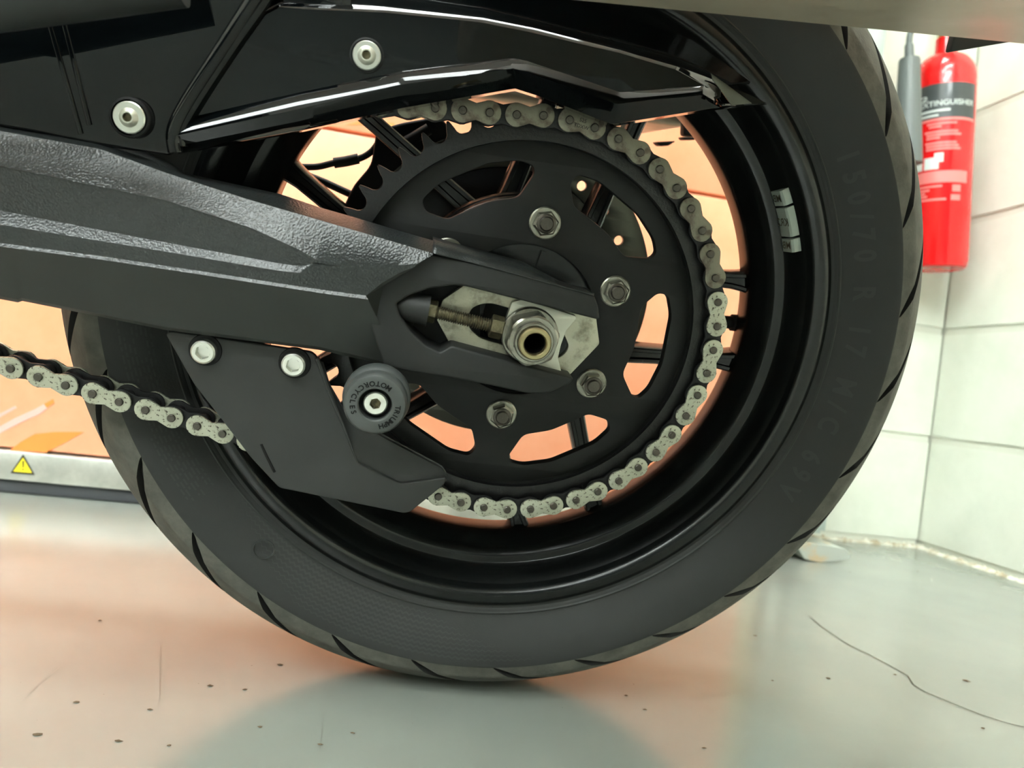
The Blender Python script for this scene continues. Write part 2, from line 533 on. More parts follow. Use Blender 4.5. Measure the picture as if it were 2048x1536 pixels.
# ------------------------------------------------------------------ the salmon door
DX0, DX1 = -2.3, 0.648
door = empty('door_1', ((DX0 + DX1) / 2, Y_D, 0))
tag(door, 'salmon sectional door with an aluminium bottom rail', kind='structure')
def dpt(p):
    return (p[0] - (DX0 + DX1) / 2, p[1] - Y_D, p[2])
zb = [0.062, 0.594, 1.126, 1.658, 2.19]
for a, b in zip(zb[:-1], zb[1:]):
    c = dpt(((DX0 + DX1) / 2, Y_D + 0.022, (a + b) / 2))
    box('panel', c, (DX1 - DX0, 0.04, b - a - 0.004), 'door_salmon', door, bev=0.004)
box('bottom_rail', dpt(((DX0 + DX1) / 2, Y_D + 0.015, 0.0405)), (DX1 - DX0, 0.046, 0.041), 'door_alu', door, bev=0.002)
box('rubber_seal', dpt(((DX0 + DX1) / 2, Y_D + 0.02, 0.0095)), (DX1 - DX0, 0.04, 0.019), 'door_seal', door, bev=0.004)
def decal(name, pix, y, m, parent, off, th=0.0012):
    P = [wpx(u, v, 1, y) for u, v in pix]
    n = len(P)
    V = [(p[0] - off[0], p[1] - off[1], p[2] - off[2]) for p in P] + [(p[0] - off[0], p[1] - off[1] + th, p[2] - off[2]) for p in P]
    Fc = [tuple(range(n)), tuple(range(2 * n - 1, n - 1, -1))] + [(i, (i + 1) % n, n + (i + 1) % n, n + i) for i in range(n)]
    return meshobj(name, V, Fc, m, parent, smooth=False)
doff = ((DX0 + DX1) / 2, Y_D, 0)
decal('printed_leaf', [(20, 900), (42, 884), (70, 868), (110, 864), (168, 864), (140, 880), (115, 893), (92, 905)], Y_D + 0.0012, 'door_orange', door, doff)
decal('printed_stroke', [(-10, 858), (30, 836), (70, 818), (102, 800), (106, 808), (80, 828), (40, 846), (-10, 872)], Y_D + 0.0012, 'door_pink', door, doff)
decal('printed_stroke', [(88, 808), (106, 798), (108, 806), (94, 816)], Y_D + 0.0008, 'door_orange', door, doff)
decal('printed_stroke', [(-10, 832), (30, 812), (33, 816), (-10, 840)], Y_D + 0.0012, 'door_pink', door, doff)
decal('printed_stroke', [(690, 250), (735, 238), (790, 247), (790, 258), (740, 250)], Y_D + 0.0012, 'door_orange', door, doff)
# warning sticker on the bottom rail
yst = Y_D - 0.009
st = decal('warning_sticker', [(46, 909), (69, 950), (21, 946)], yst, 'sign_black', door, doff, 0.001)
decal('sticker_field', [(46, 915), (64, 946), (26, 943)], yst - 0.0004, 'sign_yellow', st, doff, 0.0008)
decal('exclamation_mark', [(44.6, 922), (48, 922), (47, 935), (45, 935)], yst - 0.0008, 'sign_black', st, doff, 0.0005)
decal('exclamation_dot', [(44.4, 937.5), (46.8, 937.5), (46.8, 940.2), (44.4, 940.2)], yst - 0.0008, 'sign_black', st, doff, 0.0005)
for ch in (st,):
    pass
# guide rail and frame right of the door
rail = empty('trim_1', (0.72, Y_D + 0.05, 0))
tag(rail, 'galvanised steel guide rail with a cream strip right of the salmon door', kind='structure')
box('frame_strip', (-0.045, 0.01, 1.175), (0.045, 0.05, 2.25), 'frame_cream', rail, bev=0.003)
box('rail_flange', (0.028, -0.03, 1.175), (0.085, 0.004, 2.25), 'rail_galv', rail)
box('rail_lip', (-0.012, -0.012, 1.175), (0.004, 0.036, 2.25), 'rail_galv', rail)
box('rail_web', (0.068, 0.0, 1.175), (0.004, 0.06, 2.25), 'rail_galv', rail)
box('rail_rib', (0.02, -0.036, 1.175), (0.012, 0.008, 2.25), 'rail_galv', rail, bev=0.002)
box('rail_back', (0.085, 0.06, 1.175), (0.03, 0.12, 2.25), 'rail_galv', rail)
# loose flake of floor paint lifted at the foot of the rail
flake = [(1596, 1090), (1618, 1081), (1650, 1086), (1690, 1093), (1702, 1103), (1700, 1112), (1675, 1117), (1640, 1120), (1610, 1113)]
pf = [wpx(u, v, 1, 1.225) for u, v in flake]
V = [tuple(p) for p in pf] + [(p[0], p[1] + 0.09, p[2] + 0.001) for p in pf]
nfl = len(pf)
Fc = [tuple(range(nfl)), tuple(range(2 * nfl - 1, nfl - 1, -1))] + [(i, (i + 1) % nfl, nfl + (i + 1) % nfl, nfl + i) for i in range(nfl)]
zmin = min(v[2] for v in V)
V = [(v[0], v[1], v[2] - zmin) for v in V]
o = meshobj('broken_kerb', V, Fc, 'kerb_grey', None, smooth=False)
tag(o, 'grey broken kerb piece on the floor at the foot of the guide rail', 'kerb')

# ------------------------------------------------------------------ ceiling lamps, some added for highlights
for i, (x, y) in enumerate([(-0.1, -0.8), (-0.2, 0.7), (-1.75, -1.35), (-0.9, -2.5), (-0.9, -3.8), (-2.55, -2.6)]):  # all but the first pair are unseen lamps added for swingarm highlights
    t = empty('ceiling_lamp', (x, y, Z_C))
    lab = ['white four-tube lamp on the ceiling just in front of the motorcycle', 'white four-tube lamp on the ceiling above the motorcycle',
           'unseen white four-tube lamp added on the ceiling left of the motorcycle', 'unseen white four-tube lamp added on the ceiling in the middle of the room',
           'unseen white four-tube lamp added on the ceiling nearest the dark grey wall', 'unseen white four-tube lamp added on the ceiling nearest the left wall'][i]
    tag(t, lab, 'lamp', 'four-tube lamps on the ceiling')
    box('housing', (0, 0, -0.02), (1.5, 0.56, 0.04), 'lamp_housing', t, bev=0.004)
    for q in range(4):
        tb = meshobj('tube', [(xx, -0.195 + 0.13 * q + 0.02 * math.cos(w), -0.075 + 0.02 * math.sin(w)) for xx in (-0.72, 0.72) for w in [2 * math.pi * k / 10 for k in range(10)]],
                     [(k, (k + 1) % 10, 10 + (k + 1) % 10, 10 + k) for k in range(10)] + [tuple(range(10)), tuple(range(10, 20))], 'lamp_white', t)

# ------------------------------------------------------------------ fire extinguisher
ext = empty('fire_extinguisher', (1.085, 1.40, 0.578))
ext.rotation_euler = (0, R(-4.8), 0)
tag(ext, 'red fire extinguisher with black label hanging in the white wall corner', 'fire extinguisher')
ER = 0.0575
def wlathe(name, prof, m, parent, seg=48, ang=35):
    n = len(prof); V = []; Fc = []
    for i in range(seg):
        a = 2 * math.pi * i / seg
        for r, z in prof:
            V.append((r * math.cos(a), r * math.sin(a), z))
    for i in range(seg):
        i2 = (i + 1) % seg
        for j in range(n - 1):
            Fc.append((i * n + j, i2 * n + j, i2 * n + j + 1, i * n + j + 1))
    return meshobj(name, V, Fc, m, parent, angle=ang)
prof = [(0.001, 0.004), (0.04, 0.001), (0.050, 0.0), (0.0545, 0.003), (0.0555, 0.008), (ER, 0.016), (ER, 0.378)]
for k in range(1, 9):
    a = k / 8 * math.pi / 2
    prof.append((0.022 + (ER - 0.022) * math.cos(a), 0.378 + 0.052 * math.sin(a)))
prof += [(0.021, 0.438), (0.020, 0.465), (0.001, 0.467)]
cyl = wlathe('cylinder', prof, 'ext_red', ext)
wlathe('valve_body', [(0.001, 0.463), (0.017, 0.463), (0.017, 0.505), (0.012, 0.515), (0.001, 0.515)], 'steel_brass', ext, 24)
box('carry_handle', (0.01, -0.02, 0.535), (0.02, 0.13, 0.012), 'matte_black', ext, bev=0.004)
box('squeeze_lever', (0.01, -0.02, 0.56), (0.018, 0.13, 0.01), 'matte_black', ext, bev=0.004)
# view direction from the extinguisher towards the camera
va = math.atan2(-1.40, -1.10)
def arc_patch(name, a0, a1, z0, z1, r, m, parent, n=24, th=0.0006):
    V = []; Fc = []
    for i in range(n + 1):
        a = va + R(a0 + (a1 - a0) * i / n)
        for rr in (r, r + th):
            for z in (z0, z1):
                V.append((rr * math.cos(a), rr * math.sin(a), z))
    for i in range(n):
        b = i * 4
        Fc += [(b + 2, b + 6, b + 7, b + 3), (b, b + 1, b + 5, b + 4), (b + 1, b + 3, b + 7, b + 5), (b, b + 4, b + 6, b + 2)]
    Fc += [(0, 2, 3, 1), (n * 4, n * 4 + 1, n * 4 + 3, n * 4 + 2)]
    return meshobj(name, V, Fc, m, parent, smooth=True, angle=40)
lp = arc_patch('label_panel', -100, 66, 0.290, 0.358, ER, 'ext_black', ext, 40)
def arc_text(s, a_left, a_right, z, size, r, m, parent, name='lettering'):
    me = text_mesh(s, size, 0.0)
    xs = [v.co.x for v in me.vertices]
    x0, x1 = min(xs), max(xs)
    for v in me.vertices:
        t = (v.co.x - x0) / (x1 - x0)
        a = va + R(a_left + (a_right - a_left) * t)
        v.co = (r * math.cos(a), r * math.sin(a), z + v.co.y)
    me.materials.clear(); me.materials.append(MATS[m])
    return place(name, me, parent)
arc_text('CO2', -90, -28, 0.331, 0.014, ER + 0.0012, 'ext_white', lp)
arc_text('EXTINGUISHER', -44, 60, 0.3185, 0.0145, ER + 0.0012, 'ext_white', lp)
arc_patch('small_print', -62, 12, 0.3025, 0.3065, ER + 0.0007, 'ext_white', lp, 12)
arc_patch('small_print', -62, -8, 0.2935, 0.2975, ER + 0.0007, 'ext_white', lp, 12)
arc_patch('label_border', -90, 66, 0.2845, 0.2895, ER, 'ext_pink', ext, 30)
for a0, a1, z in [(-28, 25, 0.277), (-24, -2, 0.271), (-32, 28, 0.261), (-28, 34, 0.255), (-28, -4, 0.249), (-30, 26, 0.239), (-28, 30, 0.233), (-28, 34, 0.227)]:
    arc_patch('small_print', a0, a1, z, z + 0.0042, ER, 'ext_pink', cyl, 10)
arc_patch('pictogram', -58, -34, 0.190, 0.213, ER, 'ext_white', cyl, 8)
arc_patch('pictogram', -30, -4, 0.190, 0.213, ER, 'ext_white', cyl, 8)
arc_patch('pictogram', -12, 4, 0.203, 0.221, ER + 0.0003, 'ext_white', cyl, 6)
arc_patch('warning_band', -85, 52, 0.163, 0.186, ER, 'ext_pink', cyl, 30)
for a0, a1, z in [(-70, 4, 0.154), (-70, -18, 0.147), (-70, -26, 0.141), (-70, -22, 0.135), (-70, 12, 0.128)]:
    arc_patch('small_print', a0, a1, z, z + 0.004, ER, 'ext_pink', cyl, 10)
arc_patch('approval_mark', 22, 38, 0.145, 0.158, ER, 'ext_pink', cyl, 6)
arc_patch('approval_mark', 20, 38, 0.128, 0.139, ER, 'ext_pink', cyl, 6)
# discharge horn and hose, hanging left of the cylinder
emat = Matrix.LocRotScale(ext.location, ext.rotation_euler, None).inverted()
def ept(u, v, y):
    return np.array(emat @ Vector(wpx(u, v, 1, y)))
YH = 1.325
htop, hbot = ept(1819, 118, YH), ept(1815, 328, YH)
tube('horn', [htop, htop + (hbot - htop) * 0.02, hbot], [0.0175, 0.0190, 0.0260], 'horn_grey', ext, 28, local=False)
ntop = ept(1818, 88, YH)
tube('horn_neck', [htop, htop + (ntop - htop) * 0.9, ntop], [0.0085, 0.0080, 0.0065], 'horn_grey', ext, 20, local=False)
tube('hose', smooth_path([ntop, ept(1820, 70, YH), ept(1828, 52, YH), ept(1850, 30, YH + 0.02), (-0.005, -0.01, 0.505)]), 0.0055, 'horn_grey', ext, local=False)
box('wall_bracket', (0.02, 0.066, 0.36), (0.03, 0.018, 0.05), 'steel_dirty', ext, bev=0.002)

# ================================================================== TYRE
YC = 98.0
P_T = 360.0 / 27
def tread_r(w):
    return 311 - 35.2 * (abs(w) / 72) ** 2.2
def build_tyre():
    side = [(214, 53), (222, 56), (225.5, 57.0), (227, 58.5), (230, 59.5), (234, 62), (240, 66.2), (247, 70.2), (254, 73.2), (260, 75.0), (263.6, 75.7)]
    tread_w = [75.6, 75.2, 74.7, 74.1, 73.4, 72.7] + list(np.linspace(72, 2, 46))
    rows = []                      # (r, w, groove_depth, half_width_deg, shear_deg)
    for r, w in side:
        rows.append((r, w, 0, 0.35, 0))
    half = []
    for w in tread_w:
        r = 264.6 + (1 - (w - 72) / 3.6) * 11.2 if w > 72 else tread_r(w)
        q = (r - 264.6) / (311 - 264.6)
        dep = 0.0
        hw = 0.12
        if 0.0 < q < 0.97:
            lens = math.sin(math.pi * min(1, (q / 0.97) ** 0.75))
            dep = 4.6 * min(1, lens * 3)
            hw = 0.14 + 1.05 * lens
        half.append((r, w, dep, hw, 11.5 * (r - 264.6) / 35.4))
    rows = rows + half
    mirror = [(r, -w, d, h, s) for r, w, d, h, s in rows[::-1]]
    rows = rows + [(311, 0.0, 0, 0.3, half[-1][4])] + mirror
    nside = len(side)
    V, Fc, fm = [], [], []
    offs = 27
    ncol = 0
    first = True
    for ri, (r, w, d, h, s) in enumerate(rows):
        ra, rb = rows[max(ri - 1, 0)], rows[min(ri + 1, len(rows) - 1)]
        tr, tw = rb[0] - ra[0], rb[1] - ra[1]
        tl = math.hypot(tr, tw) or 1.0
        nr_, nw_ = -tw / tl, tr / tl              # outward normal of the profile
        cnt = 0
        for k in range(offs):
            a0 = k * P_T - 5.3
            rest = np.linspace(h, P_T - h, 15)[1:-1]
            cols = [(-h, 0), (-h + 0.10, 1), (0, 1), (h - 0.10, 1), (h, 0)] + [(x, 0) for x in rest]
            for da, g in cols:
                a = R(a0 + s + da)
                rr = r - (d * nr_ if g else 0)
                V.append((rr * math.cos(a), YC - (w - (d * nw_ if g else 0)), rr * math.sin(a)))
                cnt += 1
        ncol = cnt
    per = ncol // offs
    nr = len(rows)
    for j in range(nr - 1):
        rmid = rows[j]
        tread = nside <= j < nr - nside - 1
        for i in range(ncol):
            i2 = (i + 1) % ncol
            Fc.append((j * ncol + i, j * ncol + i2, (j + 1) * ncol + i2, (j + 1) * ncol + i))
            g = (i % per) < 4 and rows[j][2] > 0.5
            fm.append(2 if (tread and g) else (1 if tread else 0))
    return bmesh_part('tyre', V, Fc, 'rubber', bike, mats=['rubber', 'tread_rubber', 'groove_rubber'], fm=fm, angle=28)
tyre = build_tyre()
tag(tyre, 'black tyre with slanted tread grooves')
SIDE = [(225.5, 57.0), (227, 58.5), (230, 59.5), (234, 62), (240, 66.2), (247, 70.2), (254, 73.2), (260, 75.0), (263.6, 75.7)]
def side_w(r):
    return float(np.interp(r, [q[0] for q in SIDE], [q[1] for q in SIDE]))
def side_text(s, a_start, deg_per_mm_r, size, r0, name='sidewall_lettering', lift=0.45, m='emboss_rubber', sp=1.0):
    me = text_mesh(s, size, 0.0, 'LEFT', sp, 0.03)
    V = []
    for v in me.vertices:
        a = R(a_start) - v.co.x / r0
        r = r0 + v.co.y
        q = L2((r * math.cos(a), YC - side_w(r) - lift, r * math.sin(a)))
        V.append(q)
    for v, q in zip(me.vertices, V):
        v.co = q
    me.materials.clear(); me.materials.append(MATS[m])
    return place(name, me, tyre)
side_text('150/70 R 17 M/C 69V', 35.2, 0, 16.5, 241.5, sp=1.75)
# ring rib at the rim and fitting line
lathe('bead_ring', [(227.4, YC - 59.2), (228.2, YC - 60.2), (229.2, YC - 59.9)], 0, 0, 'emboss_rubber', tyre, seg=180)
# small print blocks on the front of the sidewall
rngt = random.Random(4)
V, Fc = [], []
def side_bar(a0, a1, r, h, lift=0.5):
    n = max(2, int(abs(a1 - a0) / 1.0))
    b = len(V)
    for i in range(n + 1):
        a = R(a0 + (a1 - a0) * i / n)
        for rr in (r - h / 2, r + h / 2):
            V.append(tuple((rr * math.cos(a), YC - side_w(rr) - lift, rr * math.sin(a))))
    for i in range(n):
        Fc.append((b + 2 * i, b + 2 * i + 2, b + 2 * i + 3, b + 2 * i + 1))
for r in np.arange(238, 256, 2.3):
    a = -187 + rngt.uniform(0, 3)
    while a < -143:
        ln = rngt.uniform(0.35, 1.4)
        side_bar(a, a + ln, r, 1.1)
        a += ln + rngt.uniform(0.3, 0.7) + (3 if rngt.random() < 0.04 else 0)
o = bmesh_part('sidewall_small_print', V, Fc, 'emboss_rubber', tyre, smooth=False)
o['kind'] = 'stuff'
# woven relief patch low on the sidewall
V, Fc = [], []
for k in range(9):
    b0 = len(V)
    steps = np.arange(-138 + 2.2 * k, -96 + 2.2 * k, 0.55)
    for i, a in enumerate(steps):
        rr = 231.5 + k * 3.1 + (0.9 if i % 2 else -0.4) + 0.06 * (a + 118)
        hh = 0.75 * math.sin(math.pi * (i + 0.5) / len(steps)) ** 0.4
        for q in (rr - hh, rr + hh):
            V.append((q * math.cos(R(a)), YC - side_w(q) - 0.4, q * math.sin(R(a))))
    for i in range(len(steps) - 1):
        Fc.append((b0 + 2 * i, b0 + 2 * i + 2, b0 + 2 * i + 3, b0 + 2 * i + 1))
o = bmesh_part('sidewall_weave', V, Fc, 'emboss_rubber', tyre, smooth=False)
o['kind'] = 'stuff'
# embossed round mark
c = px(528, 1098, YC - 70)
lathe('round_mark', [(6.6, c[1] + 0.2), (6.9, c[1] - 0.9), (7.3, c[1] - 0.9), (7.6, c[1] + 0.2)], c[0], c[2], 'emboss_rubber', tyre, seg=28)

# ================================================================== RIM
rp = [(224.6, 47), (224.4, 43), (222.3, 39.6), (219.5, 37.6), (216.6, 37.0), (213.5, 37.2), (211, 38.4), (208.8, 41), (207.6, 44.2), (207.0, 45.2),
      (205.6, 46.4), (202.5, 53), (198.2, 59.2), (197.4, 59.8), (192.6, 60.3), (190.8, 61.2), (186, 67), (181.2, 72.6), (179.2, 75.6), (178.5, 80), (177.7, 92), (178.4, 95)]
far = [(184, 103), (195, 118), (205, 134), (206, 150), (212, 158), (219, 158.5), (224.4, 153), (224.6, 149)]
prof = rp + far + [(216, 147), (208, 130), (199, 112), (199, 84), (208, 66), (216, 49)]
rim = lathe('wheel_rim', prof, 0, 0, 'wheel_black', bike, seg=220, close=True, angle=26)
tag(rim, 'black cast alloy rim with thin paired spokes')
# hub
hub = lathe('hub', [(24, 30), (58, 30), (62, 33), (72, 36), (80, 40), (81, 46), (79, 52), (70, 58), (60, 66), (52, 84), (52, 118), (62, 138), (62, 150), (24, 150)], 0, 0, 'wheel_black', rim, seg=72)
lathe('hub_bearing', [(0.1, 33), (26, 33), (26, 28), (33, 27), (34, 30)], 0, 0, 'deep_black', rim, seg=48)
def spoke_mesh():
    # beam along +x from r0 to r1, channelled near face; local coordinates (x along spoke, y depth, z across), mm
    st = [(46, 17, 84, 116), (70, 14.5, 85, 113), (110, 12.6, 86, 110), (150, 12.0, 87, 109), (166, 12.6, 86, 108), (174, 14.5, 83, 106), (181, 18, 80, 104)]
    V, Fc = [], []
    for x, w, y0, y1 in st:
        h = w / 2
        sec = [(-h, y0 + 2), (-h + 1.5, y0), (-h + 3.6, y0), (-h + 4.6, y0 + 2.6), (h - 4.6, y0 + 2.6), (h - 3.6, y0), (h - 1.5, y0), (h, y0 + 2), (h, y1 - 2), (h - 2, y1), (-h + 2, y1), (-h, y1 - 2)]
        for z, y in sec:
            V.append((x, y, z))
    n = 12
    for i in range(len(st) - 1):
        for j in range(n):
            Fc.append((i * n + j, i * n + (j + 1) % n, (i + 1) * n + (j + 1) % n, (i + 1) * n + j))
    Fc.append(tuple(range(n))); Fc.append(tuple((len(st) - 1) * n + j for j in range(n)))
    return V, Fc
SV, SF = spoke_mesh()
for k in range(5):
    ca = R(3 + 72 * k)
    for s in (-1, 1):
        V = []
        for x, y, z in SV:
            zz = z + s * (32 - (x - 46) * 0.006)
            V.append((x * math.cos(ca) - zz * math.sin(ca), y, x * math.sin(ca) + zz * math.cos(ca)))
        bmesh_part('spoke', V, SF, 'wheel_black', rim, angle=40)
# balance weights stuck in the rim channel
def weight(a0, a1):
    V, Fc = [], []
    n = 6
    for i in range(n + 1):
        a = R(a0 + (a1 - a0) * i / n)
        for r, y in ((206.2, 47.4), (200.2, 46.8), (198.8, 48.2), (197.4, 59.0), (203.8, 59.4)):
            V.append((r * math.cos(a), y, r * math.sin(a)))
    for i in range(n):
        for j in range(5):
            Fc.append((i * 5 + j, i * 5 + (j + 1) % 5, (i + 1) * 5 + (j + 1) % 5, (i + 1) * 5 + j))
    Fc.append(tuple(range(5))); Fc.append(tuple(n * 5 + j for j in range(5)))
    return bmesh_part('balance_weight', V, Fc, 'weight_grey', rim, angle=25)
def ang_at(u, v, y):
    q = px(u, v, y)
    return math.degrees(math.atan2(q[2], q[0]))
wa = [ang_at(1560, 379, 53), ang_at(1570, 408, 53), ang_at(1569, 414, 53), ang_at(1585, 470, 53), ang_at(1583, 476, 53), ang_at(1590, 501, 53)]
for i in range(3):
    w_ = weight(wa[2 * i], wa[2 * i + 1])
    w_['label'] = ['short grey balance weight nearest the top', 'long grey balance weight in the middle', 'short grey balance weight nearest the bottom'][i]
    # stamped characters
    am = (wa[2 * i] + wa[2 * i + 1]) / 2
    s = ['MB', 'KR2', 'MB'][i]
    me = text_mesh(s, 7.5 if i != 1 else 8.0, 0.0)
    for v in me.vertices:
        a = R(am) + v.co.y / 200
        y = 53.6 + v.co.x
        r = 198.1 - (y - 53.6) * 0.13 - 0.25
        v.co = L2((r * math.cos(a), y, r * math.sin(a)))
    me.materials.clear(); me.materials.append(MATS['steel_dirty'])
    place('stamped_mark', me, rim)
# valve stem
va_ = R(2.3)
def along(a, r, y, cross=0.0):
    return (r * math.cos(a) - cross * math.sin(a), y, r * math.sin(a) + cross * math.cos(a))
tube('valve_stem', [along(va_, 190, 98), along(va_, 176, 98), along(va_, 175, 98), along(va_, 163, 97), along(va_, 162, 97), along(va_, 156, 97)], [7, 6.5, 5, 5, 4.2, 4], 'deep_black', rim, 14)

# brake disc on the far side
holes = []
for k in range(24):
    a = 2 * math.pi * k / 24
    for q, rr in enumerate((105.5,)):
        aa = a + q * 0.07
        holes.append(circ(rr * math.cos(aa), rr * math.sin(aa), 4.0, 14))
disc = plate('brake_disc', circ(0, 0, 126, 120), [circ(0, 0, 97, 90)] + holes, 162, 167, 0.4, 'disc_steel', bike)
tag(disc, 'drilled grey steel brake disc behind the wheel')
ring = lathe('disc_carrier', [(60, 158), (96, 163), (99, 164), (99, 169), (60, 165)], 0, 0, 'wheel_black', disc, seg=60, close=True)

# ================================================================== SPROCKET
N_T = 50
RP = 15.875 / 2 / math.sin(math.pi / N_T)
PH = 14.7
def sprocket_outline():
    pts = []
    for k in range(N_T):
        a = R(PH + k * 360 / N_T)
        c = np.array([RP * math.cos(a), RP * math.sin(a)])
        for q in np.linspace(82, -82, 9):
            d = a + math.pi + R(q)
            pts.append(tuple(c + 5.3 * np.array([math.cos(d), math.sin(d)])))
        for da, r in ((2.95, 129.3), (3.35, 131.2), (3.85, 131.2), (4.25, 129.3)):
            b = a + R(da)
            pts.append((r * math.cos(b), r * math.sin(b)))
    return pts
WIN = [(1282, 615), (1316.5, 586), (1337, 591), (1344, 632), (1325, 728), (1299, 779), (1279, 796.5), (1265, 793), (1245, 748.6), (1268.7, 697), (1279, 639)]
wl_ = pxo(WIN, 17)
wpol = [(math.hypot(x, z), math.degrees(math.atan2(z, x))) for x, z in wl_]
def windows():
    out = []
    base = [(83.5, 10.0), (96.5, 17.0), (99.0, 15.0), (100.5, 8), (100.5, 0), (100.5, -8), (100.5, -16), (99.0, -22.5), (96.5, -24.8), (92.0, -23.5), (79.5, -17.0), (79.0, -10), (79.5, -2), (80.5, 6)]
    for k in range(6):
        p = [(r * math.cos(R(a + 60 * k)), r * math.sin(R(a + 60 * k))) for r, a in wpol]
        out.append(rnd(p, 4.0, 4))
    return out
spr = plate('sprocket', circ(0, 0, 115.5, 150), windows() + [circ(0, 0, 49.5, 72)], 17, 24.5, 0.7, 'sprocket_black', bike)
tag(spr, 'black rear sprocket with six windows and worn teeth')
def tooth_ring():
    ol = sprocket_outline()
    n = len(ol)
    V, Fc = [], []
    for x, z in ol:
        r = math.hypot(x, z)
        i_ = 112.6 / r
        m_ = 117.5 / r
        ch = max(0.0, (r - 120.5) / 11.0) * 2.2           # teeth thin towards the tip
        V += [(x * i_, 8.5, z * i_), (x * m_, 8.5, z * m_), (x * 0.997, 8.9 + ch, z * 0.997), (x, 9.5 + ch, z), (x, 16.4 - ch, z), (x * 0.997, 17.0 - ch, z * 0.997), (x * m_, 17.5, z * m_), (x * i_, 17.5, z * i_)]
    for i in range(n):
        j = (i + 1) % n
        for k in range(8):
            k2 = (k + 1) % 8
            Fc.append((i * 8 + k, j * 8 + k, j * 8 + k2, i * 8 + k2))
    return bmesh_part('tooth_ring', V, Fc, 'greasy_black', spr, angle=35)
tooth_ring()
lathe('step_ring', [(112.2, 17.2), (112.6, 13.5), (113.6, 12.4), (115.4, 12.2)], 0, 0, 'sprocket_black', spr, seg=150)
# flanged nuts and bolt ends
nut_me = {}
for k, a in enumerate([85.6, 25.8, -33.4, -93.0, -154.2, 145.8]):
    cx, cz = 64.4 * math.cos(R(a)), 64.4 * math.sin(R(a))
    hr = R([14, 20, 8, 25, 40, 3][k])
    nt = lathe('sprocket_nut', [(0.1, 15.2), (9.4, 15.2), (10.2, 15.8), (10.3, 17.1)], cx, cz, 'steel', spr, seg=32)
    V, Fc = [], []
    hp = hexpts(cx, cz, 8.2, hr); hp2 = hexpts(cx, cz, 8.2, hr); hp3 = hexpts(cx, cz, 7.1, hr)
    V = [(x, 15.4, z) for x, z in hp] + [(x, 10.9, z) for x, z in hp2] + [(x, 10.0, z) for x, z in hp3]
    for j in range(6):
        j2 = (j + 1) % 6
        Fc += [(j, j2, 6 + j2, 6 + j), (6 + j, 6 + j2, 12 + j2, 12 + j)]
    Fc.append(tuple(range(12, 18)))
    bmesh_part('nut_hexagon', V, Fc, 'steel', spr, smooth=False)
    lathe('bolt_end', [(0.1, 7.6), (3.8, 7.6), (4.6, 8.4), (4.6, 9.2), (5.6, 9.4), (6.2, 9.9)], cx, cz, 'chain_pin', spr, seg=24)
# cast cush-drive carrier behind the sprocket
car = lathe('sprocket_carrier', [(26, 24.2), (47, 24.2), (76, 24.6), (78.5, 26), (79, 38), (75, 40), (26, 40)], 0, 0, 'wheel_black', spr, seg=72, close=True)
for k in range(6):
    a = R(80 + 60 * k)
    V = []
    for x, z in ((28, -1.6), (47, -1.6), (47, 1.6), (28, 1.6)):
        for y in (20.5, 25):
            V.append((x * math.cos(a) - z * math.sin(a), y, x * math.sin(a) + z * math.cos(a)))
    bmesh_part('carrier_rib', V, [(0, 2, 4, 6), (1, 7, 5, 3), (0, 1, 3, 2), (2, 3, 5, 4), (4, 5, 7, 6), (6, 7, 1, 0)], 'wheel_black', spr, smooth=False)

# ================================================================== CHAIN
chain = empty('chain', (0, 0, 0), bike)
tag(chain, 'steel drive chain wrapped round the sprocket')
pins = {}
for k in range(-16, 13):
    a = R(PH + 7.2 * k)
    pins[k] = np.array([RP * math.cos(a), RP * math.sin(a)])
dl = np.array([-178.9 + 23.5, -97.3 + 124.3]); dl = dl / np.linalg.norm(dl)
dl2 = np.array([-302.9 + 178.9, -70.5 + 97.3]); dl2 = dl2 / np.linalg.norm(dl2)
k = -17
cur = pins[-16].copy()
while k > -58:
    t = min(1, max(0, (-17 - k) / 9))
    d = dl * (1 - t) + dl2 * t
    cur = cur + d / np.linalg.norm(d) * 15.875
    pins[k] = cur.copy(); k -= 1
cur = pins[12].copy(); k = 13
while k < 54:
    d = np.array([-1.0, -0.085]); d /= np.linalg.norm(d)
    cur = cur + d * 15.875
    pins[k] = cur.copy(); k += 1
def link_outline(p, rad, waist, n=12):
    pts = []
    for k in range(n + 1):
        a = -math.pi / 2 - 0.42 + (math.pi + 0.84) * k / n
        pts.append((p / 2 + rad * math.cos(a), rad * math.sin(a)))
    pts.append((0.0, waist))
    for k in range(n + 1):
        a = math.pi / 2 - 0.42 + (math.pi + 0.84) * k / n
        pts.append((-p / 2 + rad * math.cos(a), rad * math.sin(a)))
    pts.append((0.0, -waist))
    return pts
def join(meshes, name, mlist):
    bm = bmesh.new()
    for me, dy, mi in meshes:
        n0 = len(bm.faces); nv = len(bm.verts)
        bm.from_mesh(me)
        bm.verts.ensure_lookup_table(); bm.faces.ensure_lookup_table()
        for v in bm.verts[nv:]:
            v.co.y += dy * 0.001
        for f in bm.faces[n0:]:
            f.material_index = mi
    me = bpy.data.meshes.new(name); bm.to_mesh(me); bm.free()
    for m in mlist:
        me.materials.append(MATS[m])
    shade(me, True, 40)
    return me
P_ = 15.875
po = plate_mesh('outer_plate', link_outline(P_, 6.9, 4.7), [], 2.0, 0.45, 'chain_plate')
pi_ = plate_mesh('inner_plate', link_outline(P_, 7.2, 5.4), [], 2.0, 0.45, 'chain_inner')
rol = plate_mesh('roller', circ(P_ / 2, 0, 5.08, 20), [], 8.0, 0.3, 'chain_inner')
rol2 = plate_mesh('roller', circ(-P_ / 2, 0, 5.08, 20), [], 8.0, 0.3, 'chain_inner')
om = join([(po, 2.5, 0), (po, 19.5, 0)], 'outer_link', ['chain_plate'])
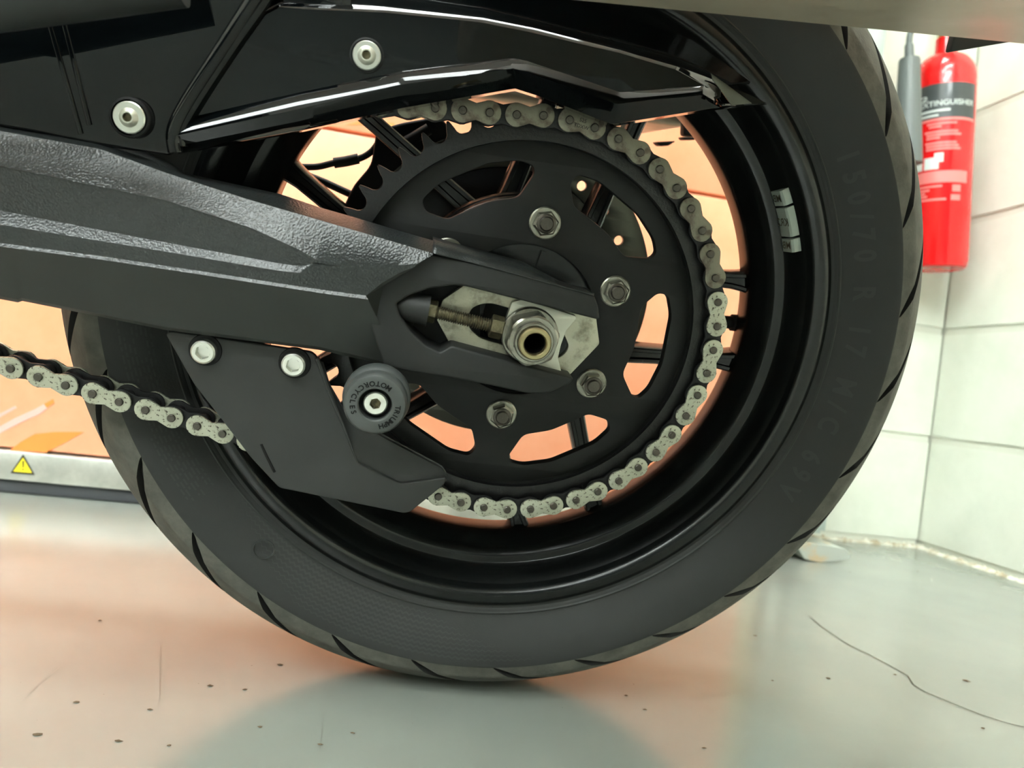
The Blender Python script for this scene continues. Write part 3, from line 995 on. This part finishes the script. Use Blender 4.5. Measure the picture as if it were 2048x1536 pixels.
omd = join([(po, 2.5, 0), (po, 19.5, 0)], 'outer_link', ['chain_plate_dark'])
im = join([(pi_, 6.0, 0), (pi_, 16.0, 0), (rol, 11.0, 0), (rol2, 11.0, 0)], 'inner_link', ['chain_inner'])
def pin_mesh():
    prof = [(0.05, 0.15), (2.0, 0.15), (2.55, 0.7), (2.6, 1.5), (3.1, 1.62), (3.3, 1.45)]
    V, Fc = [], []
    n = 16
    for r, y in prof + [(2.6, 21.5), (0.05, 21.5)]:
        for k in range(n):
            a = 2 * math.pi * k / n
            V.append((r * 0.001 * math.cos(a), y * 0.001, r * 0.001 * math.sin(a)))
    for i in range(len(prof) + 1):
        for k in range(n):
            Fc.append((i * n + k, i * n + (k + 1) % n, (i + 1) * n + (k + 1) % n, (i + 1) * n + k))
    me = bpy.data.meshes.new('chain_pin'); me.from_pydata(V, [], Fc); me.update()
    bm = bmesh.new(); bm.from_mesh(me); bmesh.ops.recalc_face_normals(bm, faces=bm.faces[:]); bm.to_mesh(me); bm.free()
    me.materials.append(MATS['chain_pin']); shade(me, True, 40)
    return me
pm_ = pin_mesh()
for k in sorted(pins):
    x, z = pins[k]
    o_ = L2((x, 0, z))
    place('chain_pin', pm_, chain, o_)
    if k - 1 in pins:
        a, b = pins[k], pins[k - 1]
        mid = (a + b) / 2
        d = b - a
        ang = math.atan2(d[1], d[0])
        outer = (k % 2 == 0)
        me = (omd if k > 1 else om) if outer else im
        place('outer_link' if outer else 'inner_link', me, chain, L2((mid[0], 0, mid[1])), (0, -ang, 0))
# marking stamped on one plate
for s, dz in (('525', 1.9), ('TDXW', -1.6)):
    a, b = pins[10], pins[9]
    mid = (a + b) / 2; d = b - a
    ang = math.atan2(d[1], d[0])
    me = text_mesh(s, 3.0, 0.0)
    for v in me.vertices:
        x, y = v.co.x, v.co.y + dz
        q = (mid[0] + x * math.cos(ang) - y * math.sin(ang), 1.42, mid[1] + x * math.sin(ang) + y * math.cos(ang))
        v.co = L2(q)
    me.materials.clear(); me.materials.append(MATS['chain_inner'])
    place('stamped_marking', me, chain)

# ================================================================== SWINGARM
def line(keys, us):
    return np.interp(us, [k[0] for k in keys], [k[1] for k in keys])
arm_rows = []
NS = 120
def arm_row(vk, yk, u_end, dv=0.0, u0=-190):
    us = np.linspace(u0, u_end, NS)
    vs = line(vk, us) + dv
    ys = line(yk, us)
    P = [px(u, v, y) for u, v, y in zip(us, vs, ys)]
    d = P[0] - P[20]
    P[0] = P[1] + d / np.linalg.norm(d) * 260.0        # the arm runs on forward, out of the picture
    return P
v0 = [(-190, 215), (0, 242), (100, 258), (180, 274), (290, 303), (340, 325), (368, 346), (560, 388), (640, 415), (700, 432), (800, 462), (960, 508), (1050, 531), (1130, 573), (1185, 588)]
v1 = [(-190, 232), (0, 262), (200, 298), (330, 345), (500, 400), (700, 458), (870, 508), (960, 530), (1190, 592)]
vr0 = [(-190, 292), (0, 332), (330, 400), (500, 455), (600, 500), (630, 518), (735, 535), (840, 527)]
vr1 = [(-190, 388), (0, 421), (300, 479), (560, 527), (605, 533), (632, 524), (720, 550), (800, 545)]
vr2 = [(-190, 416), (0, 449), (300, 498), (560, 542), (612, 547), (640, 545), (765, 565)]
v3 = [(-190, 460), (0, 490), (200, 516), (400, 546), (640, 583), (728, 595), (795, 603)]
v4 = [(-190, 570), (0, 598), (36, 605), (40, 601), (125, 618), (330, 660), (640, 700), (735, 722), (800, 738)]
top_in = arm_row(v0, [(-190, 14), (870, 14)], 868)
rA = arm_row(v0, [(-190, -4), (500, -9), (868, -18)], 868)
rB = arm_row(v1, [(-190, -29), (500, -33), (868, -40)], 868)
rC = arm_row(v1, [(-190, -30.1), (500, -34.1), (868, -41.1)], 862, 6)
rD = arm_row(vr0, [(-190, -46), (560, -45.5), (632, -45), (735, -44)], 835)
rD2 = arm_row(vr0, [(-190, -44.8), (600, -44.8), (632, -45), (735, -44)], 828, 7)
rE = arm_row(vr1, [(-190, -40.3), (0, -40.4), (300, -42.0), (600, -43.0), (632, -44.5), (735, -43.5)], 800)
rE2 = arm_row(vr2, [(-190, -45.5), (600, -45.5), (640, -44.8), (735, -43.5)], 765)
rF = arm_row(v3, [(-190, -45.7), (728, -43.4)], 732, -4)
rG = arm_row(v3, [(-190, -47), (728, -44.7)], 736, 3)
rH = arm_row(v4, [(-190, -26), (735, -24)], 800, -6)
rI = arm_row(v4, [(-190, -20), (735, -20)], 806)
rJ = arm_row(v4, [(-190, 14), (735, 10)], 806, -14)
def arm_skin():
    rows = [top_in, rA, rB, rC, rD, rD2, rE, rE2, rF, rG, rH, rI, rJ]
    #        smooth, tex..., smooth below
    mm = [1, 0, 0, 0, 0, 0, 0, 0, 0, 1, 1, 1]
    V = [p for r in rows for p in r]
    Fc, fm = [], []
    for j in range(len(rows) - 1):
        for i in range(NS - 1):
            Fc.append((j * NS + i, j * NS + i + 1, (j + 1) * NS + i + 1, (j + 1) * NS + i))
            fm.append(mm[j])
    # close the inboard side
    n = len(rows)
    for i in range(NS - 1):
        Fc.append((i, i + 1, (n - 1) * NS + i + 1, (n - 1) * NS + i)); fm.append(1)
    Fc.append(tuple(j * NS + NS - 1 for j in range(n))); fm.append(1)
    Fc.append(tuple(j * NS for j in range(n))); fm.append(1)
    return bmesh_part('swingarm', V, Fc, 'swingarm_texture', bike, mats=['swingarm_texture', 'swingarm_smooth'], fm=fm, angle=24)
arm = arm_skin()
tag(arm, 'black grained swingarm running forward from the axle')
YE = -37.0
fork = [(862, 508), (960, 529), (1050, 551), (1188, 590), (1197, 612), (1200, 640), (1190, 638), (932, 573), (905, 571), (860, 577), (820, 590), (792, 607),
        (800, 632), (820, 662), (850, 690), (880, 705), (903, 692), (1148, 757), (1140, 768), (1095, 787), (1054, 787), (995, 774), (935, 762), (892, 754), (814, 743), (768, 732), (742, 655), (728, 600), (738, 577), (800, 546)]
fk = plate('arm_fork_end', rnd(pxo(fork, YE), 1.2, 2), [], YE, YE + 26, 1.3, 'swingarm_dark', arm, 2)
# upper bevel of the fork end
us = np.linspace(866, 1188, 40)
rowa = [px(u, line(v0, [u])[0], -18 + 3 * min(1, (u - 866) / 60)) for u in us]
rowb = [px(u, line(v1, [u])[0] - 1, -41 + 3.5 * min(1, (u - 866) / 60)) for u in us]
rowc = [p + np.array([0, 22, 0]) for p in rowa]
loft('arm_top_bevel', [rowc, rowa, rowb], 'swingarm_texture', arm, n=40, thick=0.8)
# dark pocket round the chain adjuster
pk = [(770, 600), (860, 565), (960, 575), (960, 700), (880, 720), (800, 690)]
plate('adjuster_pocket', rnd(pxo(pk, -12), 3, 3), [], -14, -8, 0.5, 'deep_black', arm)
cap = px(812, 612, -28)
cap2 = px(858, 621, -28)
dv = cap2 - cap
tube('adjuster_boss', [cap - dv * 0.6, cap, cap + dv * 0.98], [4, 8.5, 9.5], 'swingarm_dark', arm, 18)

# axle block plates
YB = -20.0
bp = [(872, 637), (885, 600), (932, 568), (1192, 632), (1199, 688), (1140, 750), (905, 698)]
slot_px = [(936, 632), (944, 616), (962, 608), (985, 607), (1100, 640), (1128, 668), (1138, 692), (1132, 706), (1118, 716), (1090, 716), (960, 676), (942, 660), (935, 645)]
blk = plate('axle_block', rnd(pxo(bp, YB), 1.5, 3), [rnd(pxo(slot_px, YB), 2, 3)], YB, YB + 6, 0.5, 'alu_dirty', arm)
YB2 = -25.0
bp2 = [(1024, 604), (1048, 598), (1152, 632), (1153, 638), (1133, 660), (1122, 690), (1116, 716), (1124, 748), (1038, 722), (1012, 690), (1008, 650)]
c0 = px(1058, 672, YB2)
plate('adjuster_block', rnd(pxo(bp2, YB2), 1.2, 3), [circ(0, 0, 9.5, 30)], YB2, YB2 + 6, 0.5, 'alu_clean', arm)
lathe('axle_washer', [(9.6, -26.0), (9.6, -29.4), (16.4, -29.4), (17.2, -28.6), (17.2, -26.0)], 0, 0, 'steel', arm, seg=48)
# axle nut
V, Fc = [], []
ring_pts = 6
hr = R(20)
h1 = hexpts(0, 0, 16.4, hr)
nseg = 48
prof_n = []
def hexr(a, R_):
    k = (a - hr) % (math.pi / 3)
    return R_ * math.cos(math.pi / 6) / math.cos(k - math.pi / 6)
V, Fc = [], []
levels = [(-29.3, 16.4, 99), (-41.5, 16.4, 16.2), (-43.2, 16.4, 15.0), (-44.2, 16.4, 13.8), (-44.2, 12.2, 12.2), (-41.0, 11.2, 11.2)]
for y, RH, RC in levels:
    for i in range(nseg):
        a = 2 * math.pi * i / nseg
        r = min(hexr(a, RH), RC) if RC < 90 else hexr(a, RH)
        V.append((r * math.cos(a), y, r * math.sin(a)))
for j in range(len(levels) - 1):
    for i in range(nseg):
        Fc.append((j * nseg + i, j * nseg + (i + 1) % nseg, (j + 1) * nseg + (i + 1) % nseg, (j + 1) * nseg + i))
bmesh_part('axle_nut', V, Fc, 'steel', arm, angle=20)
lathe('nut_collar', [(11.4, -41), (11.6, -47.0), (11.0, -48.0), (9.9, -48.0), (9.6, -46)], 0, 0, 'steel', arm, seg=40)
lathe('axle_end', [(9.6, -44), (9.4, -51.5), (8.6, -52.6), (6.9, -52.6), (6.3, -51.8), (6.1, -46)], 0, 0, 'steel_brass', arm, seg=40)
lathe('axle_bore', [(6.15, -48), (6.0, -46), (6.0, 20), (0.1, 20)], 0, 0, 'deep_black', arm, seg=32)
# chain adjuster bolt: lock nut, threaded rod, end nut
ya = -27.0
a0 = px(862, 622, ya); a1 = px(1002, 656, ya)
ax = (a1 - a0) / np.linalg.norm(a1 - a0)
def axial(name, prof, m, seg=16, hexa=False, rot=0.0):
    e1 = np.array([0.0, 1.0, 0.0]); e1 -= ax * (e1 @ ax); e1 /= np.linalg.norm(e1)
    e2 = np.cross(ax, e1)
    V, Fc = [], []
    n = 6 if hexa else seg
    for t, r in prof:
        for k in range(n):
            a = 2 * math.pi * k / n + rot
            V.append(a0 + ax * t + r * (math.cos(a) * e1 + math.sin(a) * e2))
    for i in range(len(prof) - 1):
        for k in range(n):
            Fc.append((i * n + k, i * n + (k + 1) % n, (i + 1) * n + (k + 1) % n, (i + 1) * n + k))
    Fc.append(tuple(range(n))); Fc.append(tuple((len(prof) - 1) * n + k for k in range(n)))
    return bmesh_part(name, V, Fc, m, arm, smooth=not hexa, angle=20)
LA = float(np.linalg.norm(a1 - a0))
thr = [(2, 3.6)]
t = 3.0
while t < LA - 6:
    thr += [(t, 4.0), (t + 0.35, 4.0), (t + 0.7, 3.2), (t + 1.05, 3.2)]
    t += 1.4
thr.append((LA - 2, 3.6))
axial('adjuster_thread', thr, 'steel_dirty', 20)
axial('adjuster_lock_nut', [(-3.2, 6.2), (-2.6, 6.8), (2.6, 6.8), (3.2, 6.2)], 'steel_dirty', hexa=True, rot=0.3)
axial('adjuster_nut', [(LA - 6.5, 6.4), (LA - 6.0, 7.0), (LA + 0.5, 7.0), (LA + 1.0, 6.4)], 'steel_dirty', hexa=True, rot=0.3)

# ------------------------------------------------------------------ paddock-stand bobbin
cb = px(750, 810, -58)
bx_, bz_ = cb[0], cb[2]
bob = lathe('bobbin', [(9.2, -50), (9.2, -57.2), (9.8, -58.2), (15.2, -58.2), (16.6, -57.6), (17.8, -55.8), (18.1, -53.5), (18.2, -50), (17.4, -48.6), (18.6, -47.2), (19.4, -45), (19.2, -38), (18.2, -35.8), (13.0, -35.0), (12, -22)], bx_, bz_, 'bobbin_plastic', bike, seg=64)
tag(bob, 'round black spool with raised lettering and a silver cap bolt')
def ring_text(s, a_first, step, rad, size, y, m, parent, outward=True):
    for i, ch in enumerate(s):
        a = R(a_first + step * i)
        me = text_mesh(ch, size, 0.0, bold=0.03)
        up = a if outward else a + math.pi
        for v in me.vertices:
            lx, ly = v.co.x, v.co.y
            ex = (math.cos(up - math.pi / 2), math.sin(up - math.pi / 2)); ey = (math.cos(up), math.sin(up))
            q = (bx_ + rad * math.cos(a) + lx * ex[0] + ly * ey[0], y, bz_ + rad * math.sin(a) + lx * ex[1] + ly * ey[1])
            v.co = L2(q)
        me.materials.clear(); me.materials.append(MATS[m])
        place('raised_letter', me, parent)
ring_text('TRIUMPH', 0, -11.4, 12.6, 4.1, -58.45, 'bobbin_letter', bob, True)
ring_text('MOTORCYCLES', 59, 14.7, 12.6, 4.1, -58.45, 'bobbin_letter', bob, False)
lathe('cap_bolt', [(0.1, -53.0), (2.6, -53.0)] + [(3.0, -55.6), (6.1, -55.6), (6.8, -54.9), (6.9, -50), (6.9, -45)], bx_, bz_, 'steel_bright', bob, seg=32)
def hexsocket(name, cx, cz, r, ytop, depth, m, parent, rot=0.3):
    hp = hexpts(cx, cz, r, rot); hp2 = hexpts(cx, cz, r * 0.9, rot)
    V = [(x, ytop, z) for x, z in hp] + [(x, ytop + depth, z) for x, z in hp2] + [(x, ytop + 0.0, z) for x, z in hexpts(cx, cz, r * 1.08, rot)]
    Fc = []
    for j in range(6):
        Fc += [(j, (j + 1) % 6, 6 + (j + 1) % 6, 6 + j), (j, (j + 1) % 6, 12 + (j + 1) % 6, 12 + j)]
    Fc.append(tuple(range(6, 12)))
    return bmesh_part(name, V, Fc, m, parent, smooth=False)
hexsocket('hex_socket', bx_, bz_, 3.1, -55.75, 2.4, 'steel_dirty', bob)
lathe('bolt_well', [(9.3, -50.2), (6.0, -50.2)], bx_, bz_, 'deep_black', bob, seg=32)

# ------------------------------------------------------------------ lower chain guide
YG = -14.0
g1 = [(331, 669), (340, 662), (622, 704), (632, 712), (660, 790), (716, 927), (800, 968), (893, 955), (889, 969), (821, 1024), (808, 1027), (558, 976), (502, 916), (452, 851), (388, 769)]
gd = plate('chain_guide', rnd(pxo(g1, YG), 2.2, 4), [], YG, YG + 4, 0.9, 'guard_plastic', bike, 2)
tag(gd, 'flat black chain guide plate held by two silver bolts')
g2 = [(640, 722), (655, 772), (690, 832), (780, 884), (883, 938), (893, 955), (860, 985), (720, 935), (700, 900)]
plate('guide_lobe', rnd(pxo(g2, YG + 6), 2.0, 3), [], YG + 4, YG + 10, 1.0, 'guard_plastic', gd)
# stiffening ribs along the plate
rib = smooth_path([px(634, 716, YG - 0.2), px(662, 790, YG - 0.2), px(716, 926, YG + 0.2)], 6)
tube('guide_crease', rib, [1.4] * (len(rib) - 6) + [1.2, 1.0, 0.8, 0.6, 0.4, 0.2], 'guard_plastic', gd, 8)
rib = smooth_path([px(522, 888, YG), px(532, 910, YG), px(549, 944, YG)], 6)
tube('guide_gouge', rib, 0.9, 'deep_black', gd, 8)
for u, v in ((405, 705), (586, 731)):
    q = px(u, v, YG - 6)
    lathe('bolt_washer', [(7, YG - 1.0), (9.3, YG - 0.8), (9.8, YG + 0.5)], q[0], q[2], 'deep_black', gd, seg=32)
    b = lathe('guide_bolt', [(4.2, YG - 6.3), (6.0, YG - 6.3), (7.0, YG - 5.4), (7.1, YG)], q[0], q[2], 'steel_bright', gd, seg=36)
    hexsocket('bolt_socket', q[0], q[2], 4.4, YG - 6.35, 3.6, 'steel_bright', gd, 0.35)

# ================================================================== CHAIN GUARD FAIRING
def rowp(keys):
    return [px(u, v, y) for u, v, y in keys]
bot = rowp([(356, 306, -4), (600, 262, -4), (800, 219, -4), (1030, 179, -4), (1083, 196, -4), (1222, 251, -4), (1420, 219, -4), (1488, 211, -2)])
bot0 = rowp([(356, 304, -14), (600, 258, -14), (800, 214, -14), (1030, 174, -14), (1083, 191, -14), (1224, 246, -14), (1420, 215, -14), (1470, 210, -8)])
rw = rowp([(353, 290, -21), (600, 240, -21), (800, 187, -21), (1028, 146, -20), (1050, 152, -20), (1234, 216, -20), (1398, 194, -19), (1446, 211, -14)])
ru = rowp([(350, 272, -23.5), (600, 218, -23.5), (800, 170, -23.5), (1026, 137, -22.5), (1050, 143, -22.5), (1234, 208, -22.5), (1402, 186, -22), (1436, 206, -17)])
ru2 = rowp([(352, 258, -21.5), (600, 203, -21.5), (800, 157, -21.5), (1026, 129, -20.5), (1052, 135, -20.5), (1236, 199, -20.5), (1404, 179, -20.5), (1430, 200, -16)])
mid1 = rowp([(362, 240, -17.5), (600, 186, -17.5), (800, 144, -17.5), (1026, 118, -17.5), (1056, 124, -17.5), (1240, 186, -17.5), (1408, 173, -18), (1440, 195, -14)])
tp = rowp([(470, 60, -17.5), (560, 18, -17.5), (770, 27, -17.5), (960, 46, -17.5), (1060, 66, -17.5), (1240, 108, -17.5), (1350, 141, -16.5), (1440, 180, -13)])
tp2 = rowp([(474, 54, -15.5), (560, 10, -15.5), (772, 20, -15.5), (962, 39, -15.5), (1064, 59, -15.5), (1242, 101, -15.0), (1352, 134, -14), (1446, 172, -11)])
ed = rowp([(500, -40, 30), (620, -60, 30), (800, -50, 30), (980, -30, 30), (1110, 2, 30), (1230, 31, 30), (1378, 79, 26), (1500, 166, 14)])
guard = loft('chain_guard', [bot, bot0, rw, ru, ru2, mid1, tp, tp2, ed], 'gloss_black', bike, n=161, thick=1.6, angle=32)
tag(guard, 'glossy black chain guard over the top chain run')
tail = [(1420, 148, -14), (1440, 160, -14), (1500, 205, -8), (1536, 208, 4), (1530, 222, 4), (1488, 212, -6)]
plate('guard_tail', rnd(pxo([(1424, 178), (1452, 172), (1500, 190), (1536, 209), (1486, 212), (1440, 210)], 2), 1.5, 3), [], 0, 5, 0.8, 'gloss_black', guard)
plate('tail_reflection', pxo([(1421, 147), (1428, 152), (1460, 175), (1503, 207), (1462, 211), (1440, 180), (1424, 160)], -13), [], -14, -13, 0.2, 'disc_steel', guard)  # silver wedge stands in for the reflection along the tail edge
# panel ahead of the guard with its creases
YF = -21.0
fp = [(-620, -80), (530, -80), (500, -10), (440, 92), (372, 196), (346, 252), (344, 312), (200, 292), (60, 262), (-620, 150)]
pnl = plate('side_panel', rnd(pxo(fp, YF), 3, 3), [], YF, YF + 4, 1.2, 'gloss_black', bike, 2)
tag(pnl, 'glossy black side panel ahead of the chain guard')
cre = smooth_path([px(352, 305, YF), px(349, 262, YF), px(376, 205, YF), px(440, 106, YF), px(508, 0, YF), px(560, -80, YF)], 8)
tube('panel_crease', cre, 4.2, 'gloss_black', pnl, 16)
cre = smooth_path([px(362, 292, YF + 1), px(364, 256, YF + 1), px(392, 205, YF + 1), px(456, 106, YF + 1), px(530, 0, YF + 1), px(580, -80, YF + 1)], 8)
tube('panel_crease', cre, 3.4, 'gloss_black', pnl, 16)
for q0, q1 in (((92, 20), (163, 268)), ((122, 20), (180, 250))):
    tube('panel_rib', [px(q0[0], q0[1], YF + 0.3), px((q0[0] + q1[0]) / 2, (q0[1] + q1[1]) / 2, YF + 0.3), px(q1[0], q1[1], YF + 0.3)], 1.5, 'gloss_black', pnl, 12)
# upper inner part of the guard (behind the crease, left of the bolt)
g3 = [(430, 150), (520, -60), (700, -60), (700, 30), (560, 22), (470, 66), (400, 200)]
plate('guard_web', rnd(pxo(g3, -12), 2, 3), [], -14, -11, 0.6, 'gloss_black', guard)
# fixings
def button_bolt(name, u, v, yb, r_w, r_g, parent, thick_g):
    q = px(u, v, yb - 3)
    g = lathe(name, [(r_g - 1.4, yb - thick_g - 0.4), (r_g - 0.5, yb - thick_g), (r_g, yb - thick_g + 0.8), (r_g, yb + 2)], q[0], q[2], 'deep_black', parent, seg=40)
    lathe('bolt_washer', [(4.6, yb - thick_g - 0.9), (r_w - 0.5, yb - thick_g - 0.9), (r_w, yb - thick_g - 0.4), (r_w, yb)], q[0], q[2], 'steel_bright', parent, seg=40)
    lathe('button_head', [(2.3, yb - thick_g - 3.2), (3.0, yb - thick_g - 3.2), (4.3, yb - thick_g - 2.2), (5.0, yb - thick_g - 0.9)], q[0], q[2], 'alu_clean', parent, seg=32)
    hexsocket('bolt_socket', q[0], q[2], 2.3, yb - thick_g - 3.2, 2.2, 'steel_dirty', parent, 0.2)
button_bolt('rubber_grommet', 733, 110, -17.5, 7.6, 9.6, guard, 1.0)
button_bolt('rubber_grommet', 264, 236, YF, 8.2, 10.4, pnl, 7.0)
# far body behind the panel
body = plate('inner_mudguard', rnd(pxo([(-760, -120), (1240, -200), (1130, -20), (760, 40), (560, 40), (480, 250), (340, 320), (-760, 150)], 60), 10, 4), [], 55, 60, 1.0, 'gloss_black', bike)
tag(body, 'glossy black inner mudguard behind the chain guard')
# matt frame rail crossing the top left corner
fr = [px(-700, 88, -66), px(-160, 20, -66), px(0, 0, -66), px(200, -26, -66), px(360, -48, -66)]
rl = tube('frame_rail', [p + np.array([0, 0, -1.0]) for p in fr], 12.5, 'matte_black', bike, 20)
tag(rl, 'matt black tube crossing the top left corner')

# ------------------------------------------------------------------ caliper and sensor cable on the far side
q = px(790, 330, 165)
cl_ = [(684, 420), (706, 372), (742, 330), (752, 262), (800, 246), (880, 232), (905, 262), (870, 330), (790, 420), (740, 440)]
cal = plate('brake_caliper', rnd(pxo(cl_, 172), 6, 4), [], 172, 214, 2.5, 'deep_black', bike, 2)
tag(cal, 'black rear brake caliper behind the spokes')
tube('caliper_pin', [px(800, 292, 168), px(858, 258, 168)], 4.5, 'deep_black', cal, 14)
cab = smooth_path([px(560, 332, 180), px(628, 334, 180), px(668, 326, 180), px(715, 318, 180), px(742, 304, 180), px(760, 280, 180)], 6)
wire = tube('sensor_cable', cab, 2.6, 'matte_black', bike, 12)
tag(wire, 'thin black sensor cable running to the brake caliper')
tube('cable_sleeve', [px(668, 326, 180), px(690, 323, 180), px(717, 317, 180)], 4.1, 'matte_black', wire, 14)
tube('brake_hose', [px(600, 345, 185), px(650, 365, 185), px(700, 388, 185)], 3.0, 'matte_black', wire, 12)
# far swingarm leg
plate('far_swingarm', rnd(pxo([(-800, 440), (300, 480), (700, 520), (1080, 520), (1100, 600), (1040, 690), (700, 640), (300, 590), (-800, 540)], 205), 8, 4), [], 205, 235, 4, 'deep_black', arm)

# ------------------------------------------------------------------ panniers
def pannier(name, y0, y1, zb_, x0, x1, tilt, lab):
    z1 = zb_ + 330
    out = rnd([(x0, zb_), (x1, zb_ + tilt * (x1 - x0)), (x1, z1), (x0, z1)], 14, 5)
    p = plate(name, out, [], y0, y1, 12, 'pannier_alu', bike, 3)
    tag(p, lab)
    return p
pannier('pannier', -300, -30, 176.5, -60, 420, 0.088, 'brushed aluminium pannier above the tyre, nearest the camera')
pf_ = pannier('pannier', 235, 500, 150, -60, 158, 0.03, 'brushed aluminium pannier on the far side of the wheel')
plate('pannier_corner', rnd(pxo([(1366, 236), (1402, 236), (1400, 275), (1364, 272)], 232), 3, 3), [], 228, 240, 2, 'deep_black', pf_)
plate('pannier_foot', rnd(pxo([(1310, 284), (1350, 282), (1335, 292), (1318, 292)], 300), 2, 3), [], 296, 312, 1.5, 'deep_black', pf_)
plate('pannier_stay', rnd(pxo([(1362, 274), (1396, 272), (1390, 280), (1366, 280)], 300), 2, 3), [], 296, 312, 1.5, 'deep_black', pf_)
hang = plate('plate_bracket', rnd(pxo([(1900, 104), (1912, 55), (2130, 50), (2130, 62), (2040, 80)], 40), 2, 3), [], 40, 46, 1.0, 'matte_black', bike)
tag(hang, 'black plastic bracket hanging below the pannier')
